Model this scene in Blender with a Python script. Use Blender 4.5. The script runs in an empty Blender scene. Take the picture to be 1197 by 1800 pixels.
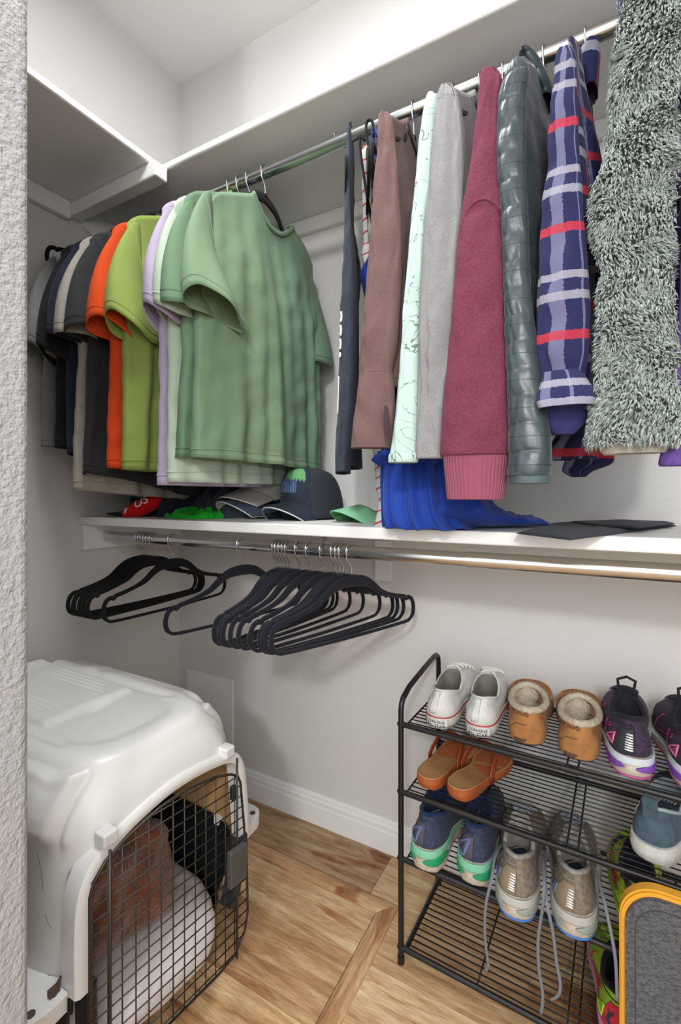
import bpy, bmesh, math, random
from math import sin, cos, pi, radians, sqrt, atan2, exp
from mathutils import Vector, Matrix, noise

S = bpy.context.scene
COL = S.collection

# ---------------- camera ----------------
CAMZ = 1.094
TH = radians(29.1)
cd = bpy.data.cameras.new('camera'); cam = bpy.data.objects.new('camera', cd); COL.objects.link(cam)
cam.location = (0, 0, CAMZ); cam.rotation_euler = (pi/2, 0, TH)
cd.sensor_fit = 'HORIZONTAL'; cd.sensor_width = 36.0; cd.lens = 829/1197*36
cd.shift_y = -30/1197; cd.clip_start = .02
S.camera = cam

# ---------------- light ----------------
S.view_settings.view_transform = 'Standard'; S.view_settings.look = 'None'
S.view_settings.gamma = 1; S.view_settings.use_curve_mapping = False
S.view_settings.exposure = 0.0
W = bpy.data.worlds.new('world'); S.world = W; W.use_nodes = True
W.node_tree.nodes['Background'].inputs[0].default_value = (.93, .97, 1.0, 1)
W.node_tree.nodes['Background'].inputs[1].default_value = 1.9

def area(name, loc, target, size, power, col=(1, 1, 1), shape='DISK'):
    l = bpy.data.lights.new(name, 'AREA'); l.shape = shape; l.size = size; l.energy = power; l.color = col
    o = bpy.data.objects.new(name, l); COL.objects.link(o); o.location = loc
    o.rotation_euler = (Vector(target)-Vector(loc)).to_track_quat('-Z', 'Y').to_euler()
    return o
area('room_ceiling_lamp', (.75, -2.4, 2.5), (-.5, 1, .9), .30, 48, (1, .985, .96))
area('closet_ceiling_lamp', (-.55, .44, 2.68), (-.55, .44, 0), .5, 25, (.98, .99, 1))
area('soft_fill_light', (.30, -.42, 1.5), (-.8, 1, .8), .7, 8, (1, .99, .97))  # added fill behind the camera to brighten the lower left, no real lamp

# ---------------- helpers ----------------
F = 829.0
CT, ST = cos(TH), sin(TH)
def ray(px, py):
    u = (px-598.5)/F; v = (870-py)/F
    return u*CT-ST, u*ST+CT, v
def at(px, py, X=None, Y=None, Z=None):
    """point seen at photo pixel (px,py) on the real plane X=, Y= or Z="""
    rx, ry, rz = ray(px, py)
    d = X/rx if X is not None else (Y/ry if Y is not None else (Z-CAMZ)/rz)
    return Vector((rx*d, ry*d, CAMZ+rz*d))

def lin(c):
    return tuple(((x/255)/12.92 if x/255 <= .04045 else ((x/255+.055)/1.055)**2.4) for x in c)

MATS = {}
def mat(name, rgb, rough=.6, metal=0., bump=None, var=None, sheen=0., spec=None, coords='Object', coat=0., bump2=None):
    """bump=(scale, strength, distance[, detail]); var=(scale, rgb2, lo, hi[, stretch])"""
    if name in MATS: return MATS[name]
    m = bpy.data.materials.new(name); m.use_nodes = True; nt = m.node_tree
    b = nt.nodes['Principled BSDF']; L = nt.links
    c = lin(rgb)
    b.inputs['Base Color'].default_value = (*c, 1); b.inputs['Roughness'].default_value = rough
    b.inputs['Metallic'].default_value = metal
    if sheen: b.inputs['Sheen Weight'].default_value = sheen; b.inputs['Sheen Roughness'].default_value = .5
    if spec is not None: b.inputs['Specular IOR Level'].default_value = spec
    if coat: b.inputs['Coat Weight'].default_value = coat
    tc = nt.nodes.new('ShaderNodeTexCoord')
    if var:
        mp = nt.nodes.new('ShaderNodeMapping'); L.new(tc.outputs[coords], mp.inputs[0])
        if len(var) > 4: mp.inputs['Scale'].default_value = var[4]
        n = nt.nodes.new('ShaderNodeTexNoise'); n.inputs['Scale'].default_value = var[0]; n.inputs['Detail'].default_value = 5
        L.new(mp.outputs[0], n.inputs['Vector'])
        r = nt.nodes.new('ShaderNodeMapRange'); r.inputs[1].default_value = var[2]; r.inputs[2].default_value = var[3]
        L.new(n.outputs[0], r.inputs[0])
        mx = nt.nodes.new('ShaderNodeMix'); mx.data_type = 'RGBA'
        mx.inputs[6].default_value = (*c, 1); mx.inputs[7].default_value = (*lin(var[1]), 1)
        L.new(r.outputs[0], mx.inputs[0]); L.new(mx.outputs[2], b.inputs['Base Color'])
    prev = None
    for bp in (bump, bump2):
        if not bp: continue
        n = nt.nodes.new('ShaderNodeTexNoise'); n.inputs['Scale'].default_value = bp[0]
        n.inputs['Detail'].default_value = bp[3] if len(bp) > 3 else 3
        L.new(tc.outputs[coords], n.inputs['Vector'])
        k = nt.nodes.new('ShaderNodeBump'); k.inputs['Strength'].default_value = bp[1]; k.inputs['Distance'].default_value = bp[2]
        L.new(n.outputs[0], k.inputs['Height'])
        if prev: L.new(prev.outputs[0], k.inputs['Normal'])
        L.new(k.outputs[0], b.inputs['Normal']); prev = k
    MATS[name] = m
    return m

def link(name, verts, faces, material, parent=None, smooth=True, uvs=None, mi=None, auto=None):
    me = bpy.data.meshes.new(name); me.from_pydata([tuple(v) for v in verts], [], faces)
    mats = material if isinstance(material, (list, tuple)) else [material]
    for m_ in mats: me.materials.append(m_)
    if mi:
        for p, i in zip(me.polygons, mi): p.material_index = i
    if uvs is not None:
        ul = me.uv_layers.new(name='UVMap')
        k = 0
        for p in me.polygons:
            for li in p.loop_indices:
                ul.data[li].uv = uvs[k]; k += 1
    if smooth:
        for p in me.polygons: p.use_smooth = True
    me.update()
    o = bpy.data.objects.new(name, me); COL.objects.link(o)
    if parent: o.parent = parent
    if auto: 
        md = o.modifiers.new('b', 'EDGE_SPLIT'); md.split_angle = radians(auto)
    return o

def fixn(o):
    bm = bmesh.new(); bm.from_mesh(o.data); bmesh.ops.recalc_face_normals(bm, faces=bm.faces); bm.to_mesh(o.data); bm.free(); return o
def bevel(o, w, seg=2):
    m = o.modifiers.new('bev', 'BEVEL'); m.width = w; m.segments = seg; m.limit_method = 'ANGLE'; m.angle_limit = radians(40)
    return o
def subsurf(o, n=1):
    m = o.modifiers.new('sub', 'SUBSURF'); m.levels = n; m.render_levels = n; return o
def solid(o, t, off=0):
    m = o.modifiers.new('sol', 'SOLIDIFY'); m.thickness = t; m.offset = off; return o

def thing(name, label, cat, loc=(0, 0, 0), rz=0., group=None):
    o = bpy.data.objects.new(name, None); COL.objects.link(o); o.empty_display_size = .05
    o.location = loc; o.rotation_euler = (0, 0, rz); o['label'] = label; o['category'] = cat
    if group: o['group'] = group
    return o
def tag(o, label, cat, group=None):
    o['label'] = label; o['category'] = cat
    if group: o['group'] = group
    return o
def struct(o): o['kind'] = 'structure'; return o

class MB:
    def __init__(s): s.v = []; s.f = []; s.mi = []; s.cur = 0
    def add(s, v, f):
        n = len(s.v); s.v += [Vector(x) for x in v]; s.f += [tuple(i+n for i in q) for q in f]; s.mi += [s.cur]*len(f); return s
    def box(s, a, b):
        x0, y0, z0 = a; x1, y1, z1 = b
        v = [(x0,y0,z0),(x1,y0,z0),(x1,y1,z0),(x0,y1,z0),(x0,y0,z1),(x1,y0,z1),(x1,y1,z1),(x0,y1,z1)]
        return s.add(v, [(0,3,2,1),(4,5,6,7),(0,1,5,4),(1,2,6,5),(2,3,7,6),(3,0,4,7)])
    def tube(s, pts, r, n=10, closed=False, cap=True, flat=1., up=None):
        pts = [Vector(p) for p in pts]; m = len(pts)
        rs = r if isinstance(r, (list, tuple)) else [r]*m
        T = []
        for i in range(m):
            a = pts[(i-1) % m] if (closed or i > 0) else pts[i]
            b = pts[(i+1) % m] if (closed or i < m-1) else pts[i]
            t = b-a
            T.append(t.normalized() if t.length > 1e-9 else Vector((0, 0, 1)))
        if up is not None: up = Vector(up)
        if up is None:
            up = Vector((0, 0, 1)) if abs(T[0].z) < .9 else Vector((1, 0, 0))
        N = (up-T[0]*up.dot(T[0])).normalized()
        V = []
        for i in range(m):
            N = (N-T[i]*N.dot(T[i]))
            N = N.normalized() if N.length > 1e-6 else T[i].orthogonal().normalized()
            B = T[i].cross(N)
            for k in range(n):
                a = 2*pi*k/n
                V.append(pts[i]+(N*cos(a)+B*sin(a)*flat)*rs[i])
        Fc = []
        for i in range(m if closed else m-1):
            j = (i+1) % m
            for k in range(n):
                l = (k+1) % n
                Fc.append((i*n+k, i*n+l, j*n+l, j*n+k))
        if cap and not closed:
            Fc.append(tuple(range(n-1, -1, -1))); Fc.append(tuple((m-1)*n+k for k in range(n)))
        return s.add(V, Fc)
    def prism(s, poly, a, b, ax='z'):
        """poly: 2D list; extruded between a and b along ax"""
        n = len(poly)
        def mk(p, h):
            return {'z': (p[0], p[1], h), 'y': (p[0], h, p[1]), 'x': (h, p[0], p[1])}[ax]
        v = [mk(p, a) for p in poly]+[mk(p, b) for p in poly]
        f = [tuple(range(n-1, -1, -1)), tuple(range(n, 2*n))]+[(i, (i+1) % n, n+(i+1) % n, n+i) for i in range(n)]
        return s.add(v, f)
    def loft(s, rings, closed=True, cap0=False, cap1=False):
        n = len(rings[0]); V = [p for r in rings for p in r]; Fc = []
        for i in range(len(rings)-1):
            for k in range(n if closed else n-1):
                l = (k+1) % n
                Fc.append((i*n+k, i*n+l, (i+1)*n+l, (i+1)*n+k))
        if cap0: Fc.append(tuple(range(n-1, -1, -1)))
        if cap1: Fc.append(tuple((len(rings)-1)*n+k for k in range(n)))
        return s.add(V, Fc)
    def xf(s, M):
        s.v = [M @ v for v in s.v]; return s
    def build(s, name, material, parent=None, smooth=True, auto=35, fix=True):
        o = link(name, s.v, s.f, material, parent, smooth, mi=s.mi if isinstance(material, (list, tuple)) else None, auto=auto)
        if fix: fixn(o)
        return o

def interp(tab, x):
    if x <= tab[0][0]: return tab[0][1:] if len(tab[0]) > 2 else tab[0][1]
    for a, b in zip(tab, tab[1:]):
        if x <= b[0]:
            t = (x-a[0])/(b[0]-a[0])
            r = tuple(p+(q-p)*t for p, q in zip(a[1:], b[1:]))
            return r if len(r) > 1 else r[0]
    return tab[-1][1:] if len(tab[-1]) > 2 else tab[-1][1]
def smooth_tab(tab, n):
    """Catmull-Rom resample of a table/point list (tuples)"""
    out = []
    m = len(tab)
    for i in range(m-1):
        p0 = tab[max(i-1, 0)]; p1 = tab[i]; p2 = tab[i+1]; p3 = tab[min(i+2, m-1)]
        for k in range(n):
            t = k/n
            out.append(tuple(.5*((2*b)+(-a+c)*t+(2*a-5*b+4*c-d)*t*t+(-a+3*b-3*c+d)*t**3) for a, b, c, d in zip(p0, p1, p2, p3)))
    out.append(tuple(tab[-1]))
    return out
def smooth_closed(tab, n):
    out = []; m = len(tab)
    for i in range(m):
        p0 = tab[(i-1) % m]; p1 = tab[i]; p2 = tab[(i+1) % m]; p3 = tab[(i+2) % m]
        for k in range(n):
            t = k/n
            out.append(tuple(.5*((2*b)+(-a+c)*t+(2*a-5*b+4*c-d)*t*t+(-a+3*b-3*c+d)*t**3) for a, b, c, d in zip(p0, p1, p2, p3)))
    return out
def nz(x, y=0., z=0.): return noise.noise(Vector((x, y, z)))
def sstep(a, b, x):
    t = max(0., min(1., (x-a)/(b-a))); return t*t*(3-2*t)

# ---------------- materials ----------------
def wall_mat(name, rgb, sc=260, st=.35, dist=.002):
    return mat(name, rgb, .75, bump=(sc, st, dist, 2), bump2=(sc*.35, st*.5, dist, 2))
M_WALL = wall_mat('wall_paint', (206, 204, 202))
M_CEIL = wall_mat('ceiling_paint', (214, 213, 211), 200, .2)
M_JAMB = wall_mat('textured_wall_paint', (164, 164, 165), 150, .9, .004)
M_TRIM = mat('white_trim_paint', (228, 228, 226), .38, bump=(60, .05, .001))
M_SHELF = mat('shelf_melamine', (222, 222, 221), .45, bump=(40, .04, .001))
M_CHROME = mat('chrome', (205, 206, 205), .2, 1.)
M_HOOK = mat('hook_steel', (190, 192, 195), .28, 1.)
M_BLKMET = mat('black_powder_coat', (30, 30, 31), .35, .3)
M_VELVET = mat('black_velvet', (17, 17, 18), .9, sheen=.06, spec=.15, bump=(900, .3, .0005))
M_VELNAVY = mat('navy_black_velvet', (25, 26, 34), .9, sheen=.10, spec=.15, bump=(900, .3, .0005))
# ================= room =================
XL, YB, ZC = -1.484, 1.34, 2.74
XR, YF = 1.35, .33
def boxobj(name, a, b, m, bev=0, parent=None, smooth=False):
    o = MB().box(a, b).build(name, m, parent, smooth=smooth, auto=None)
    if bev: bevel(o, bev)
    return o
struct(boxobj('wall_back', (XL-.1, YB, -.05), (XR+.1, YB+.1, ZC+.05), M_WALL))
struct(boxobj('wall_left', (XL-.1, YF, -.05), (XL, YB, ZC+.05), M_WALL))
struct(boxobj('wall_right', (XR, -.6, -.05), (XR+.1, YB, ZC+.05), M_WALL))
struct(boxobj('ceiling', (XL-.1, -.6, ZC), (XR+.1, YB, ZC+.1), M_CEIL))
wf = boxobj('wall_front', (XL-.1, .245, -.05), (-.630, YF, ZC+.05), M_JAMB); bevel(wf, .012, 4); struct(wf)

# ---- floor: planks with hatch ----
def plank_mat():
    m = bpy.data.materials.new('vinyl_planks'); m.use_nodes = True; nt = m.node_tree; L = nt.links
    b = nt.nodes['Principled BSDF']; b.inputs['Roughness'].default_value = .42
    b.inputs['Specular IOR Level'].default_value = .35
    at_ = nt.nodes.new('ShaderNodeAttribute'); at_.attribute_name = 'tone'
    uv = nt.nodes.new('ShaderNodeUVMap'); uv.uv_map = 'UVMap'
    def noise_(sc, det, mapscale, dist=0.):
        mp = nt.nodes.new('ShaderNodeMapping'); mp.inputs['Scale'].default_value = mapscale; L.new(uv.outputs[0], mp.inputs[0])
        n = nt.nodes.new('ShaderNodeTexNoise'); n.inputs['Scale'].default_value = sc; n.inputs['Detail'].default_value = det
        n.inputs['Distortion'].default_value = dist; L.new(mp.outputs[0], n.inputs['Vector']); return n
    def ramp(src, stops):
        r = nt.nodes.new('ShaderNodeValToRGB'); e = r.color_ramp.elements
        while len(e) < len(stops): e.new(.5)
        for q, (p, c) in zip(e, stops): q.position = p; q.color = (*lin(c), 1) if len(c) == 3 else c
        L.new(src, r.inputs[0]); return r
    g1 = noise_(5, 8, (1, 9, 1), .8)
    r1 = ramp(g1.outputs[0], [(.30, (160, 122, 86)), (.43, (190, 151, 110)), (.56, (208, 173, 132)), (.75, (222, 196, 158))])
    g2 = noise_(30, 4, (1, 14, 1), .3)
    r2 = ramp(g2.outputs[0], [(.35, (205, 205, 205)), (.6, (255, 255, 255))])
    g3 = noise_(2.2, 6, (1, 4, 1), 1.5)
    r3 = ramp(g3.outputs[0], [(.60, (255, 255, 255)), (.68, (196, 150, 120)), (.78, (140, 104, 84))])
    def mul(a, c, f=1.):
        x = nt.nodes.new('ShaderNodeMix'); x.data_type = 'RGBA'; x.blend_type = 'MULTIPLY'; x.inputs[0].default_value = f
        L.new(a, x.inputs[6]); L.new(c, x.inputs[7]); return x.outputs[2]
    o = mul(r1.outputs[0], r2.outputs[0], .8); o = mul(o, r3.outputs[0], .9); o = mul(o, at_.outputs['Color'])
    # knots
    mpk = nt.nodes.new('ShaderNodeMapping'); mpk.inputs['Scale'].default_value = (2.4, 6.5, 1); L.new(uv.outputs[0], mpk.inputs[0])
    dn = nt.nodes.new('ShaderNodeTexNoise'); dn.inputs['Scale'].default_value = 6; L.new(mpk.outputs[0], dn.inputs['Vector'])
    ad = nt.nodes.new('ShaderNodeMix'); ad.data_type = 'VECTOR'; ad.inputs[0].default_value = .12
    L.new(mpk.outputs[0], ad.inputs[4]); L.new(dn.outputs['Color'], ad.inputs[5])
    vo = nt.nodes.new('ShaderNodeTexVoronoi'); vo.inputs['Scale'].default_value = 1.; L.new(ad.outputs[1], vo.inputs['Vector'])
    rk = ramp(vo.outputs['Distance'], [(.0, (120, 98, 80)), (.04, (160, 132, 108)), (.08, (230, 215, 200)), (.14, (255, 255, 255))])
    o = mul(o, rk.outputs[0], .85)
    L.new(o, b.inputs['Base Color'])
    k = nt.nodes.new('ShaderNodeBump'); k.inputs['Strength'].default_value = .15; k.inputs['Distance'].default_value = .001
    L.new(g2.outputs[0], k.inputs['Height']); L.new(k.outputs[0], b.inputs['Normal'])
    return m
M_PLANK = plank_mat()
def plank_floor():
    rnd = random.Random(5)
    V, Fc, UV, TN = [], [], [], []
    def plank(x0, x1, y0, y1, tone, z=0., vertical=False, poly=None):
        if poly is None: poly = [(x0, y0), (x1, y0), (x1, y1), (x0, y1)]
        n = len(V); g = .0007
        cx = sum(p[0] for p in poly)/4; cy = sum(p[1] for p in poly)/4
        ins = [(p[0]-g*(1 if p[0] > cx else -1), p[1]-g*(1 if p[1] > cy else -1)) for p in poly]
        for p in ins: V.append((p[0], p[1], z))
        for p in poly: V.append((p[0], p[1], z-.004))
        ou, ov = rnd.uniform(0, 20), rnd.uniform(0, 20)
        fs = [(n, n+1, n+2, n+3)]+[(n+i, n+4+i, n+4+(i+1) % 4, n+(i+1) % 4) for i in range(4)]
        for f in fs:
            Fc.append(f)
            for i in f:
                x, y, _ = V[i]; UV.append((y+ou, x+ov) if vertical else (x+ou, y+ov)); TN.append(tone)
    ys = [1.351-.179*k for k in range(0, 26)]
    H0x, H1x, H1y, H0y = -1.25, -.517, 1.122, .30      # hatch opening
    FW = .046
    tones = {}
    rowt = [(.80, .79, .79), (.93, .96, .98), (1.05, 1.10, 1.14), (.86, .80, .74), (.95, .93, .9)]
    for r, (y1, y0) in enumerate(zip(ys, ys[1:])):
        # outside right of hatch / whole row
        if y1 > H1y+FW+.02:
            plank(-2.4, -.5585, y0, y1, (.74, .73, .74)); plank(-.5585, .7, y0, y1, (1.0, 1.02, 1.02)); plank(.7, 3, y0, y1, (.9, .9, .9))
        elif y0 > H0y-FW:
            yb = min(y1, 1.172)
            t = [(.90, .88, .86), (1.12, 1.17, 1.22), (.84, .76, .68), (1, 1, 1), (.9, .88, .85)][(r-1) % 5]
            plank(H1x+FW-.006, .55-.2*(r % 3), y0, yb, t); plank(.55-.2*(r % 3), 3, y0, yb, (.95, .95, .94))
            plank(-2.4, H0x, y0, yb, (.9, .9, .9))
        else:
            xx = -2.4+rnd.uniform(0, .6)
            plank(-3, xx, y0, y1, (.95, .95, .95))
            while xx < 3:
                t = rnd.uniform(.8, 1.12); plank(xx, xx+1.22, y0, y1, (t, t, t)); xx += 1.22
    # hatch panel
    for (y0, y1, t) in ((.993, 1.122, (1.06, 1.07, 1.05)), (.814, .993, (.92, .86, .79)), (.635, .814, (1.10, 1.07, 1.0)), (.456, .635, (.95, .9, .85)), (.30, .456, (1, 1, 1))):
        plank(H0x, H1x-.002, y0, y1, t, z=.0015)
    me = bpy.data.meshes.new('floor'); me.from_pydata(V, [], Fc); me.materials.append(M_PLANK)
    ul = me.uv_layers.new(name='UVMap')
    for i, u in enumerate(UV): ul.data[i].uv = u
    ca = me.color_attributes.new('tone', 'FLOAT_COLOR', 'CORNER')
    for i, t in enumerate(TN): ca.data[i].color = (*t, 1)
    o = bpy.data.objects.new('floor', me); COL.objects.link(o); struct(o)
    sub = boxobj('trim_1', (-3, -3, -.06), (3, YB+.05, -.0042), mat('floor_gap', (70, 52, 38), .9)); struct(sub)
    # mitred frame round the hatch
    def strip(poly, vertical):
        V2 = []; n = len(poly)
        prof = [(0, 0.), (.003, .004), (.012, .0058), (.034, .0058), (.043, .004), (FW, 0.)]
        return prof
    prof = [(0, -.003), (.0005, .003), (.010, .0062), (.036, .0066), (.044, .004), (FW, -.003)]
    corners = [(H0x, H0y), (H1x, H0y), (H1x, H1y), (H0x, H1y)]
    dirs = [(-1, -1), (1, -1), (1, 1), (-1, 1)]
    fv, ff, fu, ft = [], [], [], []
    for k in range(4):
        a, b = corners[k], corners[(k+1) % 4]; da, db = dirs[k], dirs[(k+1) % 4]
        ou = rnd.uniform(0, 9); n = len(fv)
        for (o_, h) in prof:
            fv.append((a[0]+da[0]*o_, a[1]+da[1]*o_, h)); fv.append((b[0]+db[0]*o_, b[1]+db[1]*o_, h))
        for i in range(len(prof)-1):
            f = (n+2*i, n+2*i+1, n+2*i+3, n+2*i+2); ff.append(f)
            for j in f:
                x, y, _ = fv[j]; fu.append(((y if k in (1, 3) else x)+ou, ((x if k in (1, 3) else y))+ou*2)); ft.append((.93, .86, .80))
    me = bpy.data.meshes.new('trim_2'); me.from_pydata(fv, [], ff); me.materials.append(M_PLANK)
    ul = me.uv_layers.new(name='UVMap')
    for i, u in enumerate(fu): ul.data[i].uv = u
    ca = me.color_attributes.new('tone', 'FLOAT_COLOR', 'CORNER')
    for i, t in enumerate(ft): ca.data[i].color = (*t, 1)
    o = bpy.data.objects.new('trim_2', me); COL.objects.link(o); struct(o); fixn(o)
plank_floor()

# ---- baseboards ----
bp = [(0, 0), (.014, 0), (.014, .060), (.012, .066), (.0125, .078), (.009, .083), (.008, .092), (.003, .097), (0, .097)]
o = MB().prism([(YB-p[0], p[1]) for p in bp], XL, XR, 'x').build('baseboard_back', M_TRIM, smooth=False, auto=None); struct(o)
o = MB().prism([(XL+p[0], p[1]) for p in bp], YF, YB-.014, 'y').build('baseboard_left', M_TRIM, smooth=False, auto=None); struct(o)

# ---- access panel behind crate ----
o = boxobj('wall_access_panel', (-1.440, YB-.006, .162), (-1.200, YB, .405), mat('panel_white', (226, 226, 224), .5), .0015)
tag(o, 'blank white square access panel on the back wall behind the pet crate', 'wall panel')

# ---- lower shelf ----
t = thing('closet_shelf', 'long white lower shelf holding hats and folded clothes', 'shelf', (0, YB-.2, 1.0))
def loc(o, par):
    o.parent = par; o.matrix_parent_inverse = par.matrix_basis.inverted(); return o
def part(o, par): return loc(o, par)
part(boxobj('shelf_board', (XL, .927, .998), (XR, YB, 1.024), M_SHELF, .003), t)
part(boxobj('side_cleat', (XL, .930, .915), (XL+.02, YB, .998), M_TRIM, .003), t)
part(boxobj('back_cleat', (XL+.02, YB-.018, .955), (XR, YB, .998), M_TRIM, .003), t)
part(boxobj('support_plate', (-.615, YB-.02, .83), (-.560, YB, .955), M_TRIM, .002), t)
# ---- upper shelves ----
t = thing('closet_shelf', 'long white upper shelf above the rod of hanging clothes', 'shelf', (0, YB-.2, 2.02))
o = part(boxobj('shelf_board', (XL, .927, 2.017), (XR, YB, 2.038), M_SHELF), t); bevel(o, .006, 3)
part(boxobj('back_cleat', (XL+.02, YB-.02, 1.972), (XR, YB, 2.017), M_TRIM, .003), t)
t = thing('closet_shelf', 'short white upper shelf along the left wall', 'shelf', (-1.3, .6, 2.02))
o = part(boxobj('shelf_board', (XL, YF, 2.017), (-1.10, .926, 2.038), M_SHELF), t); bevel(o, .006, 3)
part(boxobj('shelf_brace', (XL, .885, 1.975), (-1.075, .927, 2.017), M_TRIM, .004), t)
part(boxobj('wall_cleat', (XL, YF, 1.962), (XL+.022, .885, 2.017), M_TRIM, .004), t)
o = MB().prism([(.927, 2.017), (.927, 1.962), (1.0, 1.93), (1.06, 1.93), (1.06, 2.017)], XL, XL+.02, 'x').build('rod_cleat', M_TRIM, smooth=False, auto=None); part(o, t)

# ---- rods ----
RY, RU, RL = 1.0, 1.952, .958
def rod(z, label, join):
    t = thing('closet_rod', label, 'clothes rod', (0, RY, z))
    m = MB(); m.tube([(XL+.02, 0, 0), (join, 0, 0)], .0158, 24); part_ = m.build('tube', M_CHROME, t)
    m = MB(); m.tube([(join-.3, 0, 0), (XR, 0, 0)], .0170, 24); m.build('tube', M_CHROME, t)
    m = MB(); m.tube([(XL+.001, 0, 0), (XL+.006, 0, 0)], .030, 20); m.tube([(XL+.006, 0, 0), (XL+.03, 0, 0)], .0195, 20)
    m.box((XL+.001, -.012, 0), (XL+.005, .012, .04)); m.build('socket_bracket', M_TRIM, t)
    return t
rod(RU, 'chrome upper closet rod carrying all the hanging clothes', .35)
rl = rod(RL, 'chrome lower closet rod carrying only empty hangers', .05)
m = MB(); m.box((-.606, -.002, .016), (-.594, .002, .042)); m.tube([(-.600+0*cos(a), 1.0*0+.0185*cos(a), .0185*sin(a)) for a in [pi*k/12 for k in range(-2, 15)]], .0015, 6)
m.build('center_support', M_HOOK, rl)

# ================= clothes hangers =================
def hook_pts(rr=.0185):
    # wire hook in the y-z plane, centre of the rod at the origin
    pts = []
    for k in range(0, 19):
        a = radians(-28+k*(236/18))
        pts.append((0, rr*cos(a), rr*sin(a)+.001))
    # a from -28 (open side, +y) over the top to 208 (-y side)
    pts += [(0, -.0165, -.017), (0, -.008, -.027), (0, -.001, -.036), (0, 0, -.048), (0, 0, -.066)]
    return pts
HPTS = [(.0, -.070), (.040, -.074), (.070, -.088), (.098, -.108), (.130, -.120), (.165, -.129), (.190, -.134), (.196, -.140), (.204, -.137), (.218, -.144), (.2255, -.162), (.224, -.182), (.212, -.196), (.190, -.201), (.10, -.203), (0, -.204)]
def hanger_meshes():
    m1 = MB().tube(hook_pts(), .00185, 8)
    me1 = m1.build('tmp', M_HOOK)
    full = [(a, z) for a, z in HPTS]+[(-a, z) for a, z in HPTS[-2:0:-1]]
    full = smooth_closed(full, 3)
    n = len(full); rings = []
    for i in range(n):
        a, z = full[i]; p, q = full[(i-1) % n], full[(i+1) % n]
        tx, tz = q[0]-p[0], q[1]-p[1]; l = sqrt(tx*tx+tz*tz) or 1; nx, nz_ = tz/l, -tx/l
        top = z > -.130 and True
        h = .0060
        if z > -.118: h = .0060+.0085*(1-min(1, abs(a)/.125)**1.5)
        if z < -.19: h = .0042
        ht = .0034
        ring = []
        for k in range(10):
            g = 2*pi*k/10; cc, ss = cos(g), sin(g)
            cc = math.copysign(abs(cc)**.7, cc); ss = math.copysign(abs(ss)**.7, ss)
            ring.append((ht*ss, -(a+nx*h*cc), z+nz_*h*cc))
        rings.append(ring)
    m2 = MB(); rings.append(rings[0]); m2.loft(rings); 
    m2.tube([(0, 0, -.066), (0, 0, -.056)], [.006, .0045], 10)
    me2 = m2.build('tmp', M_VELVET, auto=None)
    return me1.data, me2.data, [me1, me2]
HK, HB, tmp = hanger_meshes()
HB2 = HB.copy(); HB2.materials[0] = M_VELNAVY
for o_ in tmp: bpy.data.objects.remove(o_)
HB3 = HB.copy()
for v_ in HB3.vertices: v_.co.y *= .86; v_.co.z -= .034*sstep(.02, .19, abs(v_.co.y))+.004*sstep(.0, .03, abs(v_.co.y))
def hanger(x, z, phi, label, group=None, navy=False, tilt=0., slim=False):
    t = thing('clothes_hanger', label, 'hanger', (x, RY, z), radians(phi), group)
    t.rotation_euler = (radians(tilt), 0, radians(phi))
    for nm, me in (('hook', HK), ('hanger_frame', HB2 if navy else (HB3 if slim else HB))):
        o = bpy.data.objects.new(nm, me); COL.objects.link(o); o.parent = t
    return t
def rodx(px, Y=RY):   # where on the rod a hook seen at px sits
    return at(px, 0, Y=Y).x
def lower(px, phi, label, group=None, navy=True, tilt=0.): return hanger(rodx(px), RL+.0, phi, label, group, navy, tilt)
for i, (px, ph) in enumerate(((246, -2), (250.5, 1), (254.5, -1), (259, 2), (264, 3), (270, 4))):
    lower(px, ph, 'black velvet hanger in the tight bunch nearest the left wall', 'bunched black hangers at the left', False, 0)
lower(303, 0, 'single black velvet hanger just right of the left bunch, in front of it', navy=False)
lower(425, -11, 'lone black hanger between the left bunch and the right row', navy=True)
for i, (px, ph) in enumerate(((485, 0), (490, -2), (496, -1), (502, -3), (508, -4))):
    lower(px, ph, 'navy black velvet hanger in the overlapping bunch at mid rod', 'bunched black hangers at mid rod')
lower(526, -7, 'navy black hanger first right of the mid rod bunch')
lower(545, -10, 'navy black hanger second right of the mid rod bunch')
lower(570, -13, 'navy black hanger standing apart before the last right bunch')
for i, (px, ph) in enumerate(((590, -15), (597, -16), (604, -18))):
    lower(px, ph, 'navy black hanger among three behind the rightmost one', 'last bunch of black hangers')
lower(618, -20, 'rightmost navy black hanger, its tip nearly touching the wall')
# ================= garments =================
FK = 1.0
def fabric(name, rgb, rgb2=None, vs=120, sheen=.05, bs=(700, .25, .0006), lo=.35, hi=.65, rough=.9, stretch=None):
    rgb = tuple(c*FK for c in rgb); rgb2 = tuple(c*FK for c in rgb2) if rgb2 else None
    return mat(name, rgb, rough, bump=bs, bump2=(26, .30, .006, 5), sheen=sheen, var=((vs, rgb2, lo, hi)+((stretch,) if stretch else ())) if rgb2 else None, spec=.2)

def inv(t): return t.matrix_basis.inverted()

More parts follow.
